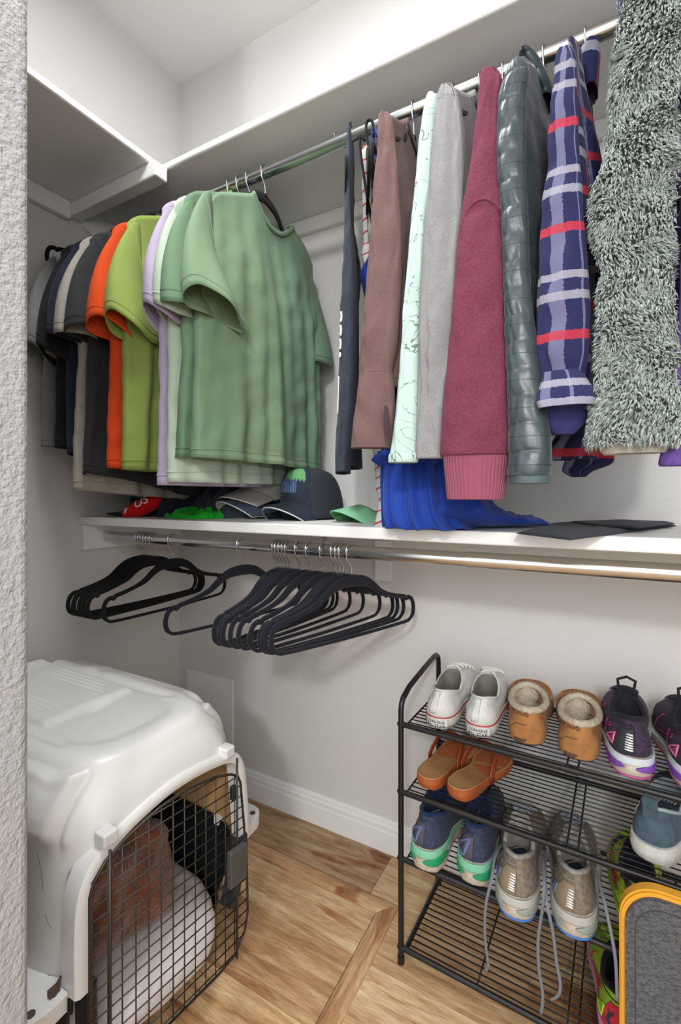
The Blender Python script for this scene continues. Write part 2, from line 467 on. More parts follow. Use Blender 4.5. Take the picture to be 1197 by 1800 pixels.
def shirt(t, m, Wd=.245, hem=-.78, hem2=None, neckc=0., nh=.088, dipf=.055, dipb=.022, G=.03, fold=.013, seed=1, tip=-.166, name='body', neck_m=None, waist=None, collar=True, quilt=0, M=56, N=140):
    """flattened hollow garment body on a hanger; local +x lateral, -y the end nearer the room"""
    hem2 = hem if hem2 is None else hem2
    rnd = random.Random(seed); ph = [rnd.uniform(0, 6.28) for _ in range(8)]; lam = [rnd.uniform(.085, .15), rnd.uniform(.05, .075), rnd.uniform(.2, .3)]
    def ztop(a, front):
        d = abs(a-neckc)
        if d < nh: return -.090-(dipf if front else dipb)*(1-(d/nh)**2)
        return -.090+(d-nh)/(.235-nh)*(tip+.090)-.02*max(0, (d-.20)/.035)**2
    def point(th, tt):
        c, s = cos(th), sin(th)
        w = Wd*.955+(Wd-Wd*.955)*tt
        if waist: w *= 1-waist*sin(pi*min(1, tt*1.1))
        a = w*math.copysign(abs(c)**.8, c)
        zt = ztop(max(-.235, min(.235, a)), s > 0)
        hz = hem+(hem2-hem)*(.5-a/(2*Wd))
        z = zt*(1-tt)+hz*tt
        g = (.0075+G*sstep(0, .45, tt))*math.copysign(abs(s)**.75, s)
        if .955 < tt < .968: g *= .93
        A = fold*tt**.75
        fan = a*(1+.25*(1-tt))
        D = A*(.45*sin(2*pi*fan/lam[0]+ph[0]+1.4*tt+2*nz(fan*5, seed))+.18*sin(2*pi*fan/lam[1]+ph[1]-1.9*tt+3*nz(fan*6, seed+4))+.8*sin(2*pi*fan/lam[2]+ph[2]+.8*tt))
        D2 = A*.55*sin(2*pi*fan/lam[1]*.8+ph[3 if s > 0 else 4]+tt)*abs(s)
        D3 = .010*nz(a*7+seed*3.1, z*4+a*6, s*.6)+.005*nz(a*22+z*16, z*13-a*9, seed+s*.4)*sstep(.03, .25, tt)
        if quilt:
            q = abs(sin(pi*(z/quilt))); g += (.0022*q**.4-.001)*math.copysign(abs(s)**.5, s)
        return (g+D+D2+D3, -a, z)
    V, Fc, UV = [], [], []
    for j in range(M+1):
        tt = (j/M)
        for i in range(N): V.append(point(2*pi*i/N, tt))
    for j in range(M):
        for i in range(N):
            l = (i+1) % N; Fc.append((j*N+i, j*N+l, (j+1)*N+l, (j+1)*N+i))
            for (ii, vi) in ((i, j*N+i), (i+1, j*N+l), (i+1, (j+1)*N+l), (i, (j+1)*N+i)):
                th_ = 2*pi*ii/N; UV.append((V[vi][1]*(1 if th_ <= pi+.001 else -1)+3, V[vi][2]+3))
    o = link(name, V, Fc, m, t, True, UV); solid(o, .0014, 1)
    if collar and not quilt: MB().tube([V[(M-2)*N+i] for i in range(N)], .0019, 6, closed=True).build('hem_seam', m, t, auto=None)
    if collar:
        pts = []
        for k in range(25):
            a = neckc+nh*cos(pi*k/24); pts.append((.0105, -a, ztop(a, True)+.001))
        for k in range(1, 24):
            a = neckc-nh*cos(pi*k/24); pts.append((-.0105, -a, ztop(a, False)+.001))
        MB().tube(pts, .0065, 8, closed=True, flat=.35, up=(0, 0, 1)).build('collar', neck_m or m, t, auto=None)
    return o

def short_sleeve(t, m, near=True, seed=1, lat=.018, dz=0., R=.075, out=.0, name='sleeve', drop=0.):
    sg = 1 if near else -1
    N, M = 44, 18; V, Fc, UV = [], [], []
    for j in range(M+1):
        s = j/M
        ang = radians(90-(90-17)*sstep(-.15, 1., s)**.8 if s > 0 else 90)
        ca = .203+(.031+out)*s; cz = -.262-(.196+drop)*s+dz*s
        e = Vector((cos(ang), sin(ang)))
        R1 = .100+(R-.100)*s; R2 = .010+.030*sstep(0, 1, s); L_ = lat*s**1.3
        for i in range(N):
            g = 2*pi*i/N; c, q = cos(g), sin(g)
            rr = 1+.10*s*sin(3*g+seed)+.06*s*sin(5*g+seed*2.3)
            a = ca+e.x*R1*c*(1+.05*s*sin(2*g+seed)); z = cz+e.y*R1*c
            z -= .012*s*sin(g*2+seed)*s
            b = L_+R2*rr*math.copysign(abs(q)**.85, q)+.008*nz(a*14+seed, z*9, .3)*s
            V.append((b, -sg*a, z))
    for j in range(M):
        for i in range(N):
            l = (i+1) % N; Fc.append((j*N+i, j*N+l, (j+1)*N+l, (j+1)*N+i)); UV += [(0, 0)]*4
    o = link(name, V, Fc, m, t, True); solid(o, .0014, 0)
    MB().tube([V[(M-2)*N+i] for i in range(N)], .0019, 6, closed=True).build('sleeve_hem', m, t, auto=None)
    MB().tube([V[1*N+i] for i in range(N)], .0022, 6, closed=True).build('armhole_seam', m, t, auto=None)
    return o

def px_loft(t, name, m, rows, Y0, Y1, ratio=.5, hd=None, n=44, wr=.0025, seed=1, sub=6, pw=.85, cap=True, off=(0, 0, 0), quilt=0, vf=(10, 7), thick=.0016, rings_out=None, kink=None, fade=0.):
    """sleeve/strip whose visible outline is given by rows (y, xleft, xright) on the plane Y"""
    rows = smooth_tab([tuple(map(float, r)) for r in rows], sub)
    ya, yb = rows[0][0], rows[-1][0]
    M_ = inv(t) if t else Matrix(); rings = []; UV = []; Fc = []
    hmax = 0
    for (y, xl, xr) in rows:
        f = (y-ya)/(yb-ya); Y = Y0+(Y1-Y0)*f
        a, b = at(xl, y, Y=Y), at(xr, y, Y=Y); c = (a+b)/2
        dp = Vector((c.x, c.y, 0)).normalized(); w = Vector((dp.y, -dp.x, 0))
        depth = c.x*-ST+c.y*CT
        hw = (xr-xl)/2*depth/F; hmax = max(hmax, hw)
        h = hd if hd is not None else max(hw, .35*hmax)*ratio
        rr = []
        for k in range(n):
            g = 2*pi*k/n; cg = math.copysign(abs(cos(g))**pw, cos(g)); sg = math.copysign(abs(sin(g))**pw, sin(g))
            am = 1.
            dd = wr*nz(g/6.283*vf[0] if g < pi else (6.283-g)/6.283*vf[0]+4, c.z*vf[1]*3+seed, seed*1.7)+wr*.7*nz(k*.5+seed, c.z*40, 1.3)*.6
            if quilt: 
                q = abs(sin(pi*((c.z+.006*cos(g)*cos(g))/quilt))); dd += .0034*q**.4-.0022
            p = c+w*(hw+dd*.4)*cg+dp*((h+dd)*sg)+w*dd*sg*1.2
            if fade: p.z += fade*cos(g)
            rr.append(M_ @ (p+Vector(off)))
        rings.append(rr)
    N = n; V = [p for r in rings for p in r]
    for j in range(len(rings)-1):
        for i in range(N):
            l = (i+1) % N; Fc.append((j*N+i, j*N+l, (j+1)*N+l, (j+1)*N+i))
            for (ii, jj) in ((i, j), (i+1, j), (i+1, j+1), (i, j+1)):
                UV.append((2*(hmax+hmax*ratio*.5)*ii/N*2, rings[jj][0].z))
    if cap:
        Fc.append(tuple(range(N-1, -1, -1))); UV += [(0, 0)]*N
    o = link(name, V, Fc, m, t, True, UV)
    if thick: solid(o, thick, 0)
    if rings_out is not None: rings_out.extend(rings)
    return o
def px_tube(t, name, m, pts, Y, r, n=8, flat=1.):
    M_ = inv(t); P = [M_ @ at(p[0], p[1], Y=(p[2] if len(p) > 2 else Y)) for p in pts]
    P = [Vector(q) for q in smooth_tab([tuple(p) for p in P], 4)]
    return MB().tube(P, r, n, flat=flat).build(name, m, t, auto=None)
def seam_ring(t, name, m, ring, r=.0014):
    return MB().tube(ring, r, 6, closed=True).build(name, m, t, auto=None)

def tee(name, label, x, phi, m, seed, hem=-.78, hem2=None, **k):
    sk = {q: k.pop(q) for q in list(k) if q in ('lat', 'R', 'out', 'dz', 'drop')}
    cat = 't-shirt'
    t = thing('t_shirt', label, cat, (x, RY, RU), radians(phi), 'short-sleeved shirts on the upper rod')
    shirt(t, m, hem=hem, hem2=hem2, seed=seed, **k)
    short_sleeve(t, m, True, seed, **sk); short_sleeve(t, m, False, seed+3, lat=.01)
    return t
FK = .86
GR1 = fabric('sage_cotton', (133, 158, 124), (118, 150, 122), 3)
GR2 = fabric('sage_cotton_dark', (120, 150, 118), (106, 140, 112), 3)
LIME = fabric('lime_cotton', (158, 178, 92), (146, 168, 84), 3)
ORG = fabric('orange_cotton', (232, 84, 28), (222, 72, 22), 3)
CHAR = fabric('charcoal_cotton', (58, 58, 60), (50, 50, 52), 200)
CREAM = fabric('oatmeal_cotton', (178, 172, 160), (164, 158, 148), 200)
BLK = fabric('black_cotton', (34, 34, 38), (26, 26, 30), 60)
NVY = fabric('navy_cotton', (38, 42, 62), (30, 33, 52), 60)
LAV = fabric('lavender_cotton', (200, 186, 212), (190, 176, 204), 3)
PMNT = fabric('pale_mint_cotton', (206, 224, 202), (196, 216, 194), 3)
GRYT = fabric('grey_cotton', (146, 148, 148), (132, 134, 134), 3)
hh = lambda x, phi, label, slim=True: hanger(x, RU, phi, label, 'hangers holding the clothes on the upper rod', slim=slim)

g = tee('t', 'grey t-shirt hanging closest to the left wall', -1.405, 2, GRYT, 11, -.72, R=.06, fold=.008, G=.018, tip=-.20, drop=.01)
px_tube(g, 'printed_mark', mat('yellow_print', (222, 214, 50), .8), [(84, 548), (88, 552), (92, 549)], .735, .004)
hh(-1.405, 2, 'black hanger with its empty end showing beside the left wall', False)
tee('t', 'black t-shirt hanging second from the left wall', -1.315, 0, BLK, 12, -.725, -.76, fold=.012, G=.025, drop=.03)
hh(-1.315, 0, 'black hanger inside the black t-shirt second from the left wall')
tee('t', 'dark navy t-shirt between the black and the oatmeal t-shirts', -1.268, 0, NVY, 13, -.745, -.80, fold=.013, G=.03)
hh(-1.268, 0, 'black hanger inside the dark navy t-shirt')
tee('t', 'oatmeal t-shirt whose hem shows below the charcoal one', -1.226, 0, CREAM, 14, -.845, -.885, fold=.010, G=.022)
hh(-1.226, 0, 'black hanger inside the oatmeal t-shirt')
tee('t', 'charcoal t-shirt hanging left of the orange one', -1.187, 1, CHAR, 15, -.80, -.89, fold=.012, G=.03)
hh(-1.187, 1, 'black hanger inside the charcoal t-shirt')
tee('t', 'bright orange t-shirt left of the lime green one', -1.090, 0, ORG, 16, -.79, fold=.010, G=.022)
hh(-1.090, 0, 'black hanger inside the orange t-shirt')
tee('t', 'lime green t-shirt between the orange and lavender ones', -1.038, 2, LIME, 17, -.795, fold=.012, G=.032)
hh(-1.038, 2, 'black hanger inside the lime green t-shirt')
tee('t', 'pale lavender t-shirt right of the lime green one', -.905, 0, LAV, 18, -.835, fold=.012, G=.022, R=.066)
hh(-.905, 0, 'black hanger inside the lavender t-shirt')
tee('t', 'very pale mint t-shirt squeezed between lavender and sage ones', -.872, 0, PMNT, 19, -.828, fold=.010, G=.02, R=.066)
hh(-.872, 0, 'black hanger inside the pale mint t-shirt')
tee('t', 'sage green t-shirt partly behind the front sage one', -.838, 1, GR2, 20, -.772, fold=.014, G=.03)
hh(-.838, 1, 'black hanger inside the rear sage green t-shirt')
tee('t', 'large sage green t-shirt hanging right at the front of its group', -.786, 0, GR1, 22, -.775, -.785, fold=.013, G=.035, neckc=-.03, lat=.05, R=.080)
hh(-.786, 0, 'black hanger whose neck shows above the front sage green t-shirt')

FK = .76
# ---- tank top ----
HNVY = fabric('heather_navy_jersey', (74, 82, 98), (56, 62, 78), 700, lo=.4, hi=.6)
t = thing('tank_top', 'narrow heathered navy tank top hanging edge on beside a bare hook', 'tank top', (rodx(612), RY, RU), 0)
px_loft(t, 'front_panel', HNVY, [(268, 611.5, 616), (300, 608, 620), (350, 606, 620.5), (400, 605.5, 620), (440, 605, 622), (500, 602, 628), (560, 599, 630), (650, 596.5, 630), (740, 593, 626), (800, 590.5, 618), (832, 590, 615.5)], .90, .90, hd=.075, seed=3, wr=.004)
px_loft(t, 'back_panel', HNVY, [(262, 614, 618), (300, 615, 622.5), (350, 612, 621.5), (420, 613, 622), (450, 613, 627), (485, 610, 634), (520, 610, 631), (560, 608, 630), (650, 607, 631), (740, 606, 633.5), (800, 605, 636), (823, 605, 637)], 1.08, 1.08, hd=.09, seed=4, wr=.004)
for (y0, y1) in ((548, 566), (572, 590), (596, 614), (620, 628)):
    px_tube(t, 'printed_letter', mat('white_print', (220, 222, 226), .8), [(599.5-(y0-548)*.03, y0), (600.3-(y0-548)*.03, (y0+y1)/2), (599.2-(y0-548)*.03, y1)], .838, .0022)
px_tube(t, 'side_piping', mat('white_print', (220, 222, 226), .8), [(595.5, 662), (594.5, 700), (593.5, 728)], .838, .0012)
hh(rodx(612), 27, 'black hanger turned edge on inside the heathered navy tank top')
hk = MB().tube([Vector(p)*1.0 for p in hook_pts(.0185)[:15]], .0026, 8).build('bare_hook', M_HOOK, None, auto=None)
hk.location = (rodx(589), RY, RU); hk.rotation_euler = (0, 0, radians(20)); tag(hk, 'small bare steel hook on the upper rod left of the navy tank top', 'hook')

# ---- red-striped white dress ----
def stripe_mat():
    m = mat('red_striped_white_jersey', (200, 198, 200), .85); nt = m.node_tree; L = nt.links; b = nt.nodes['Principled BSDF']
    tc = nt.nodes.new('ShaderNodeTexCoord'); mp = nt.nodes.new('ShaderNodeMapping'); mp.inputs['Rotation'].default_value = (0, .35, 0); L.new(tc.outputs['Object'], mp.inputs[0])
    w = nt.nodes.new('ShaderNodeTexWave'); w.bands_direction = 'Z'; w.inputs['Scale'].default_value = 13; w.inputs['Distortion'].default_value = 1.5; w.inputs['Detail'].default_value = 1; w.inputs['Detail Scale'].default_value = 1
    L.new(mp.outputs[0], w.inputs[0]); r = nt.nodes.new('ShaderNodeValToRGB'); e = r.color_ramp.elements
    e[0].position = .90; e[0].color = (*lin((200, 198, 200)), 1); e[1].position = .95; e[1].color = (*lin((186, 74, 70)), 1)
    L.new(w.outputs[0], r.inputs[0]); L.new(r.outputs[0], b.inputs['Base Color']); return m
M_STR = stripe_mat()
M_BIND = fabric('black_binding', (22, 20, 22))
t = thing('striped_dress', 'white dress with thin red stripes and black straps, behind the blue one', 'dress', (rodx(645), RY, RU), 0)
px_loft(t, 'dress_body', M_STR, [(440, 638, 652), (480, 640, 656), (540, 644, 664), (640, 650, 672), (740, 655, 680), (800, 657, 688), (850, 662, 690), (885, 668, 692), (905, 664, 694), (922, 658, 697), (935, 655, 700)], 1.02, .985, hd=.03, seed=6, wr=.006)
px_tube(t, 'strap', M_STR, [(644, 445, 1.0), (642, 400, .99), (641, 340, .97), (640, 290, .95), (640, 262, .95)], .95, .0065, flat=.5)
px_tube(t, 'strap', M_STR, [(652, 445, 1.05), (656, 380, 1.03), (652, 320, .98), (646, 280, .95), (642, 258, .95)], .95, .0065, flat=.5)
px_tube(t, 'strap_binding', M_BIND, [(654, 392), (646, 348), (639, 305), (634, 268), (633, 248), (636, 240), (641, 247)], .93, .0032)
px_tube(t, 'strap_binding', M_BIND, [(662, 310), (652, 272), (645, 242), (644, 218), (649, 211), (655, 216), (657, 240)], .93, .0032)
px_tube(t, 'strap_binding', M_BIND, [(655, 330), (653, 300), (651, 280)], .93, .003)
hh(rodx(645), 27, 'black hanger turned edge on under the striped dress straps')

# ---- royal blue dress ----
BLUE = fabric('royal_blue_rayon', (30, 76, 190), (24, 64, 172), 4, sheen=.1, rough=.7)
t = thing('blue_dress', 'royal blue dress with ruffled waist, its skirt resting on the lower shelf', 'dress', (rodx(665), RY, RU), 0)
px_tube(t, 'strap', BLUE, [(662, 285), (659, 262), (656, 240), (655, 229), (659, 226), (664, 240)], .95, .0036)
px_tube(t, 'strap', BLUE, [(668, 250, 1.0), (672, 330, 1.0), (664, 400, .98), (655, 450, .97)], .95, .005)
px_loft(t, 'bodice', BLUE, [(448, 652, 662), (470, 640, 668), (487, 634, 672), (505, 638, 676), (560, 648, 686), (640, 656, 700), (720, 664, 730), (780, 672, 770), (812, 674, 785)], .96, .98, hd=.035, seed=8, wr=.004)
def skirt():
    rows = smooth_tab([(806., 676, 786, .955, .055), (840, 677, 792, .95, .07), (870, 679, 798, .95, .08), (895, 681, 806, .952, .09), (912, 683, 818, .958, .10), (924, 685, 830, .965, .105), (932, 686, 836, .972, .105)], 5)
    M_ = inv(t); n = 140; rings = []
    for j, (y, xl, xr, Y, hd) in enumerate(rows):
        f = j/(len(rows)-1)
        a, b = at(xl, y, Y=Y), at(xr, y, Y=Y); c = (a+b)/2; w = (b-a)/2
        z = max(c.z, 1.0275) if f > .5 else c.z
        rr = []
        for k in range(n):
            g = 2*pi*k/n
            pl = (.0045+.006*f)*sin(g*13+.6*sin(f*3))+.003*sin(g*23+2+f)
            p = Vector((c.x, c.y, 0))+Vector((w.x, w.y, 0))*cos(g)*(1+pl*2)+Vector((0, 1, 0))*(hd*sin(g)*1.0+pl*math.copysign(1, sin(g)) if abs(sin(g)) > .05 else hd*sin(g))
            p.z = z
            if f > .85: p.z = max(1.0265, z+.004*sin(g*9))
            rr.append(M_ @ p)
        rings.append(rr)
    o = MB().loft(rings).build('skirt', BLUE, t, auto=None); solid(o, .0016, 0)
    # ruffle
    rings = []
    for j, (dz, ex) in enumerate(((.014, .006), (.008, .010), (0, .012), (-.010, .006), (-.014, .002))):
        y, xl, xr, Y, hd = rows[0]; a, b = at(xl, y, Y=Y), at(xr, y, Y=Y); c = (a+b)/2; w = (b-a)/2; rr = []
        for k in range(n):
            g = 2*pi*k/n; wv = ex*(1+.8*sin(g*17+j*.5)+.5*sin(g*29))
            p = c+Vector((w.x, w.y, 0)).normalized()*(w.length+wv)*cos(g)+Vector((0, 1, 0))*(hd+wv)*sin(g)
            p.z = c.z+dz+.004*sin(g*11+1); rr.append(M_ @ p)
        rings.append(rr)
    o = MB().loft(rings).build('ruffle', BLUE, t, auto=None); solid(o, .0016, 0)
    # train pooled on the shelf
    rings = []
    P = smooth_tab([(-.315, .985, .060, .085), (-.275, 1.0, .085, .10), (-.235, 1.02, .075, .095), (-.205, 1.045, .045, .08), (-.175, 1.07, .028, .06), (-.150, 1.09, .023, .05), (-.128, 1.105, .018, .038), (-.113, 1.115, .008, .02)], 6)
    for j, (x, y, h, w) in enumerate(P):
        rr = []
        for k in range(48):
            g = 2*pi*k/48
            ww = w*(1+.10*sin(j*.5)+.08*nz(j*.3, k*.2))
            zz = 1.0265+h*.5*(1+sin(g))*(1+.22*nz(j*.25, cos(g)*3, 2.)+.10*sin(j*.8+3*cos(g)))
            rr.append(M_ @ Vector((x-.02*cos(g), y+ww*cos(g), max(1.026, zz))))
        rings.append(rr)
    MB().loft(rings, cap0=True, cap1=True).build('train', BLUE, t, auto=None)
skirt()
hh(rodx(668), 20, 'black hanger carrying the royal blue dress')

# ---- mauve long-sleeved top ----
MAUVE = fabric('mauve_fleece', (142, 111, 107), (127, 97, 95), 700, lo=.4, hi=.6)
t = thing('long_sleeved_top', 'mauve long-sleeved top with thumbhole cuff', 'top', (-.369, RY, RU), radians(5.5), 'long-sleeved clothes on the upper rod')
shirt(t, MAUVE, Wd=.198, hem=-.66, seed=31, fold=.010, G=.022, tip=-.172, dipf=.012, dipb=.004)
R_ = []
px_loft(t, 'sleeve', MAUVE, [(197, 672, 680), (205, 667.5, 686), (225, 666, 692), (260, 664, 695), (300, 660, 699), (360, 655.5, 703), (412, 652, 706), (480, 647, 705), (554, 640, 703), (600, 636, 700), (640, 633, 692), (655, 632.5, 690), (690, 629, 694), (730, 624.5, 694), (770, 619.5, 691), (788, 618, 687)], .80, .775, ratio=.45, seed=5, wr=.005, rings_out=R_)
seam_ring(t, 'sleeve_seam', MAUVE, R_[66])
px_loft(t, 'thumbhole', mat('dark_opening', (58, 40, 42), .9), [(713, 676, 680), (722, 675, 683), (740, 674, 685), (758, 675, 684), (768, 677, 681)], .752, .752, ratio=.35, n=16, wr=0, thick=0)
hh(-.369, 5.5, 'black hanger inside the mauve top')

# ---- mint top with contour lines ----
def topo_mat():
    m = mat('mint_contour_jersey', (142, 156, 151), .85, bump=(500, .15, .0005)); nt = m.node_tree; L = nt.links; b = nt.nodes['Principled BSDF']
    tc = nt.nodes.new('ShaderNodeTexCoord'); n = nt.nodes.new('ShaderNodeTexNoise'); n.inputs['Scale'].default_value = 9; n.inputs['Detail'].default_value = 4; n.inputs['Distortion'].default_value = .6
    L.new(tc.outputs['Object'], n.inputs[0]); mu = nt.nodes.new('ShaderNodeMath'); mu.operation = 'MULTIPLY'; mu.inputs[1].default_value = 9; L.new(n.outputs[0], mu.inputs[0])
    fr = nt.nodes.new('ShaderNodeMath'); fr.operation = 'FRACT'; L.new(mu.outputs[0], fr.inputs[0])
    r = nt.nodes.new('ShaderNodeValToRGB'); e = r.color_ramp.elements; e.new(.5)
    for q, (p, c) in zip(e, ((0, (168, 190, 182)), (.94, (168, 190, 182)), (.965, (98, 114, 108)))): q.position = p; q.color = (*lin(c), 1)
    L.new(fr.outputs[0], r.inputs[0]); L.new(r.outputs[0], b.inputs['Base Color']); return m
M_TOPO = topo_mat()
t = thing('long_sleeved_top', 'pale mint long-sleeved top printed with thin contour lines', 'top', (-.2786, RY, RU), radians(5), 'long-sleeved clothes on the upper rod')
shirt(t, M_TOPO, Wd=.198, hem=-.64, seed=32, fold=.008, G=.014, tip=-.172, dipf=.012, dipb=.004)
R_ = []
px_loft(t, 'sleeve', M_TOPO, [(163, 753, 760), (175, 748, 767), (200, 744.5, 768), (260, 736, 761), (327, 730, 757), (384, 724, 750), (455, 718, 744), (520, 712, 740), (583, 708, 737.5), (660, 702, 736), (740, 695, 734), (790, 688, 733), (800, 686, 733)], .80, .775, ratio=.7, seed=7, wr=.003, rings_out=R_)
px_loft(t, 'cuff', M_TOPO, [(798, 685.5, 734), (802, 684, 735.5), (809, 683.5, 735), (813, 684, 733)], .773, .772, ratio=.72, seed=7, wr=.001, cap=False)
hh(-.2786, 5, 'black hanger inside the pale mint top')

# ---- heather grey top ----
HGREY = fabric('heather_grey_jersey', (178, 177, 178), (156, 155, 158), 700, lo=.4, hi=.6)
t = thing('long_sleeved_top', 'heather grey long-sleeved top between the mint and raspberry ones', 'top', (-.2217, RY, RU), radians(-2), 'long-sleeved clothes on the upper rod')
shirt(t, HGREY, Wd=.198, hem=-.66, seed=33, fold=.009, G=.018, tip=-.172, dipf=.012, dipb=.004)
R_ = []
px_loft(t, 'sleeve', HGREY, [(149, 779, 789), (158, 774, 798), (180, 769, 806), (230, 764, 812), (300, 757, 814), (384, 750, 812), (455, 745, 808), (520, 741, 804), (583, 738, 800), (660, 736, 790), (740, 734, 784), (790, 733, 780), (806, 733, 779)], .80, .78, ratio=.5, seed=9, wr=.006, vf=(14, 3), rings_out=R_)
seam_ring(t, 'sleeve_seam', HGREY, R_[11])
seam_ring(t, 'cuff_seam', HGREY, R_[70])
hh(-.2217, -2, 'black hanger inside the heather grey top')

# ---- raspberry sweatshirt ----
RASP = fabric('raspberry_fleece', (140, 66, 90), (124, 54, 78), 300, lo=.4, hi=.65, bs=(450, .4, .001))
def rib_mat(name, rgb):
    m = mat(name, rgb, .9, sheen=.02); nt = m.node_tree; L = nt.links; b = nt.nodes['Principled BSDF']
    uv = nt.nodes.new('ShaderNodeUVMap'); uv.uv_map = 'UVMap'; w = nt.nodes.new('ShaderNodeTexWave'); w.bands_direction = 'X'; w.inputs['Scale'].default_value = 55; L.new(uv.outputs[0], w.inputs[0])
    k = nt.nodes.new('ShaderNodeBump'); k.inputs['Strength'].default_value = .9; k.inputs['Distance'].default_value = .0016; L.new(w.outputs[0], k.inputs['Height']); L.new(k.outputs[0], b.inputs['Normal']); return m
t = thing('sweatshirt', 'raspberry pink sweatshirt with a wide ribbed cuff', 'sweatshirt', (-.178, RY, RU), radians(5), 'long-sleeved clothes on the upper rod')
shirt(t, RASP, Wd=.198, hem=-.66, seed=34, fold=.008, G=.022, tip=-.172, dipf=.012, dipb=.004)
R_ = []
px_loft(t, 'sleeve', RASP, [(121, 854, 866), (128, 846, 874), (150, 843, 880), (195, 840, 876), (240, 835.5, 877), (290, 828, 879), (345, 818, 882), (400, 810, 884.5), (469, 803, 888), (540, 798, 889.5), (620, 791, 891.5), (700, 783, 895), (760, 779.5, 897.5), (790, 778, 897), (800, 780, 896)], .80, .785, ratio=.5, seed=12, wr=.004, rings_out=R_)
px_loft(t, 'cuff', rib_mat('raspberry_rib', (134, 68, 88)), [(796, 779.5, 896), (803, 782.5, 894), (830, 784.5, 890.5), (860, 787, 886.5), (878, 788.5, 884)], .785, .783, ratio=.42, seed=12, wr=.0015, cap=False)
px_tube(t, 'shoulder_seam', RASP, [(806, 441), (808, 410), (815, 384), (828, 362), (842, 352), (856, 351), (870, 357), (882, 369)], .776, .0012)
hh(-.178, 5, 'black hanger inside the raspberry sweatshirt')
hh(-.141, 3, 'black hanger hanging between the sweatshirt and the puffer jacket')

# ---- quilted jacket ----
def quilt_lines(t, rings, q):
    mb = MB(); last = None
    M_ = t.matrix_basis
    for a, b in zip(rings, rings[1:]):
        za, zb = (M_ @ a[0]).z-.02, (M_ @ b[0]).z-.02
        if math.floor(za/q) != math.floor(zb/q):
            c = sum(a, Vector())/len(a)
            MB().tube([p+(p-c).normalized()*.0003 for p in a], .0008, 5, closed=True).build('quilt_seam', mat('quilt_thread', (20, 27, 30), .6), t, auto=None)

PUFF = mat('teal_grey_nylon', (44, 56, 60), .36, bump=(34, .20, .004, 3), bump2=(120, .2, .0015, 2), spec=.5, sheen=.1)
t = thing('quilted_jacket', 'dark teal grey quilted puffer jacket with a soft shine', 'jacket', (-.0996, RY, RU), radians(-6), 'long-sleeved clothes on the upper rod')
shirt(t, PUFF, Wd=.198, hem=-.67, seed=35, fold=.006, G=.030, tip=-.172, dipf=.012, dipb=.004, quilt=.045, collar=False, M=110)
px_loft(t, 'sleeve', PUFF, [(107, 903, 917), (115, 897, 924), (135, 888, 928), (160, 881, 924), (185, 877, 922), (279, 876, 922), (331, 880, 923), (400, 884, 927), (500, 888, 930), (580, 890, 938), (659, 893, 947), (720, 896, 956), (764, 897, 964), (802, 898, 967), (826, 896.5, 966), (836, 895, 964)], .795, .775, ratio=.75, seed=14, wr=.0022, quilt=.043, sub=16, n=60, rings_out=(RQ := []))
quilt_lines(t, RQ, .043)
px_loft(t, 'cuff', mat('teal_grey_binding', (62, 78, 84), .5), [(834, 897, 964.5), (842, 898.5, 964), (850, 899, 963)], .775, .775, ratio=.7, cap=False, wr=.001)
rn = []
px_loft(t, 'stand_collar', PUFF, [(106, 914, 934), (118, 914, 946), (140, 922, 958), (162, 934, 968), (185, 946, 972)], .93, .98, hd=.03, seed=4, wr=.006, quilt=.022, sub=8)
hh(-.0996, -6, 'black hanger inside the quilted jacket')

